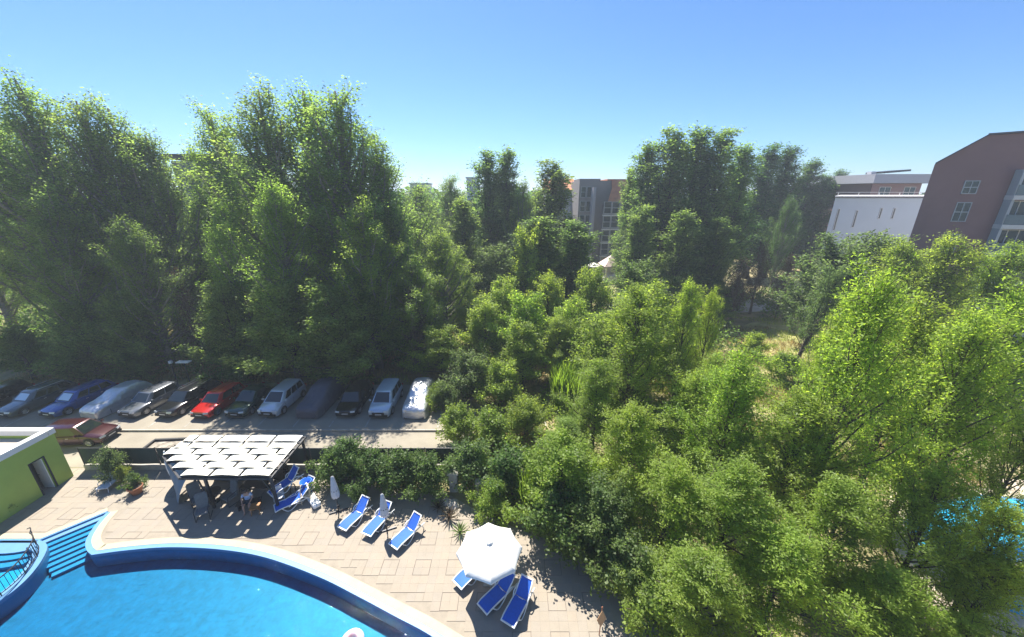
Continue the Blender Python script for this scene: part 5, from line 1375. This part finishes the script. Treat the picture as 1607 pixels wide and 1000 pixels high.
# spiky pale plants
def spiky(loc, s, lab, m):
    t = thing('spiky_plant', lab, 'plant', loc, group='spiky plants at the edge of the deck'); t.scale = (s, s, s)
    for k in range(26):
        a = k * 2.4; el = .25 + 1.1 * (k / 26); l_ = .75 * (1.1 - .3 * k / 26)
        d = Vector((math.cos(a) * math.cos(el), math.sin(a) * math.cos(el), math.sin(el))); sd = Vector((-math.sin(a), math.cos(a), 0)) * .035
        p0 = Vector((0, 0, .1)); p1 = p0 + d * l_ * .55; p2 = p0 + d * l_ + Vector((0, 0, -.12 * math.cos(el)))
        MB().add([p0 - sd * .7, p0 + sd * .7, p1 + sd, p1 - sd, p2], [(0, 1, 2, 3), (3, 2, 4)]).build('leaf_blade', m, t)
    MB().lathe([(.07, 0), (.09, .1), (.03, .25)], 8).build('stem', M['bark'], t)
spiky((*at(705, 815), .04), 1.0, 'pale dry spiky plant at the deck edge left of the open umbrella', LEAF['dry'])
spiky((*at(722, 838), .04), .9, 'grey green spiky plant touching the rim of the open umbrella shadow', LEAF['olive'])
spiky((*at(688, 800), .04), .8, 'small dry spiky plant behind the last lounger of the row of three', LEAF['dry'])
# rocks by the deck edge
rs = MB()
M['rock'] = mat('pale_rock', (.38, .35, .31), .9, var=.25, scale=4, bump=.6)
for i, (px, py, s, lab) in enumerate([(712, 795, .35, 'pale boulder at the edge of the planting behind the loungers'), (700, 790, .25, 'small pale stone beside the boulder behind the loungers'), (760, 790, .2, 'small pale stone in the shade right of the boulder')]):
    bm = bmesh.new(); bmesh.ops.create_icosphere(bm, subdivisions=3, radius=s)
    for v in bm.verts:
        from mathutils import noise as _n
        v.co *= 1 + .35 * _n.noise(v.co * 3 / s * .4 + Vector((i * 5, 0, 0))); v.co.z *= .65
    me = bpy.data.meshes.new('rock'); bm.to_mesh(me); bm.free(); me.materials.append(M['rock'])
    o = link('rock', me, None, (*at(px, py), .1)); tag(o, lab, 'rock', 'rocks at the deck edge')

# dry grass tufts and far woodland: nobody could count them
def tufts(name, n, xr, yr, hgt, m, excl):
    c = []
    while len(c) < n:
        x = rng.uniform(*xr, 4000); y = rng.uniform(*yr, 4000)
        k = excl(x, y); c += list(zip(x[k], y[k]))
    c = np.array(c[:n]); ctr = np.zeros((n, 3)); ctr[:, :2] = c; ctr[:, 2] = rng.uniform(.05, hgt, n)
    d = np.zeros((n, 3)); d[:, 2] = 1
    me = leaf_mesh(name, ctr, d, .05, hgt * 1.4, m, upbias=-.2, jitter=.35)
    return tag(link(name, me), kind='stuff')
nz = lambda x, y: (np.sin(x * .7 + 1.3 * np.sin(y * .5)) + np.sin(y * .9 + x * .3)) > -.3
M['straw'] = leaf_mat('straw', (.36, .28, .11), (.30, .24, .08), hue=.01)
tufts('dry_grass', 45000, (-48, 34), (30.5, 46), .35, M['straw'], lambda x, y: nz(x, y))
tufts('dry_grass', 26000, (-2, 30), (16.8, 31), .35, M['straw'], lambda x, y: nz(x + 3, y))
tufts('green_grass', 30000, (-40, 42), (17, 50), .30, LEAF['yellow'], lambda x, y: (~nz(x, y)) & ((y > 31) | (x > 0)))
# far wood
def mass(name, n, xr, yr, hr, rr_, leaf, k, m, ok):
    ct = []
    while len(ct) < n:
        Y = rng.uniform(*yr); X = rng.uniform(*xr) * (Y if max(xr) < 3 else 1)
        if not ok(X, Y): continue
        hh = rng.uniform(*hr); r_ = rng.uniform(*rr_)
        q = rng.normal(size=(k, 3)); q /= np.linalg.norm(q, axis=1)[:, None]; q *= rng.uniform(.55, 1.08, size=(k, 1))
        q[:, 2] = np.abs(q[:, 2]) * 1.0
        ct.append(np.array([X, Y, .15]) + q * np.array([r_, r_, hh]))
    ct = np.concatenate(ct)
    return tag(link(name, leaf_mesh(name, ct, rng.normal(size=ct.shape), leaf, leaf * 1.3, m)), kind='stuff')
clear = lambda X, Y: not (24 < X < 42 and 32 < Y < 50)
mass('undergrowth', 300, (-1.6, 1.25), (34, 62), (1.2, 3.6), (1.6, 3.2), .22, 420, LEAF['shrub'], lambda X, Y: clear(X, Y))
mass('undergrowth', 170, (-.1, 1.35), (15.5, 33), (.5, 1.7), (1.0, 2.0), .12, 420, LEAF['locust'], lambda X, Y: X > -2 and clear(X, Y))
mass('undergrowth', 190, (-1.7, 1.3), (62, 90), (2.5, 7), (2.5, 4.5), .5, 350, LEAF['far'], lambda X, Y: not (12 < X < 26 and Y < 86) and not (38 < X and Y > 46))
ct = []
for i in range(430):
    Y = rng.uniform(88, 190); X = rng.uniform(-1.75, 1.5) * Y
    if 10 < X * 85 / Y < 24 and Y < 110: continue
    hh = rng.uniform(14, 19.5); rr = rng.uniform(4.0, 7.0)
    if X > 30: hh -= 1.5
    n_ = 420; q = rng.normal(size=(n_, 3)); q /= np.linalg.norm(q, axis=1)[:, None]; q *= rng.uniform(.6, 1.05, size=(n_, 1))
    q[:, 2] = np.abs(q[:, 2]) if False else q[:, 2]
    ct.append(np.array([X, Y, hh * .58]) + q * np.array([rr, rr, hh * .42]))
ct = np.concatenate(ct); dd = rng.normal(size=ct.shape)
me = leaf_mesh('far_wood', ct, dd, 1.1, 1.4, LEAF['far'])
tag(link('far_woodland', me), kind='stuff')
# ------------------------------------------------------------------ haze
hm = bpy.data.materials.new('haze_air'); hm.use_nodes = True; nt = hm.node_tree; nt.nodes.clear()
ho = nt.nodes.new('ShaderNodeOutputMaterial'); pv = nt.nodes.new('ShaderNodeVolumePrincipled')
pv.inputs['Color'].default_value = (0.80, 0.90, 1.0, 1); pv.inputs['Density'].default_value = 0.0009; pv.inputs['Anisotropy'].default_value = 0.2
nt.links.new(pv.outputs[0], ho.inputs['Volume'])
hb_ = MB().box((40, 580, 16), (2200, 1900, 36)).build('haze', hm); hb_.display_type = 'WIRE'
tag(hb_, kind='stuff')
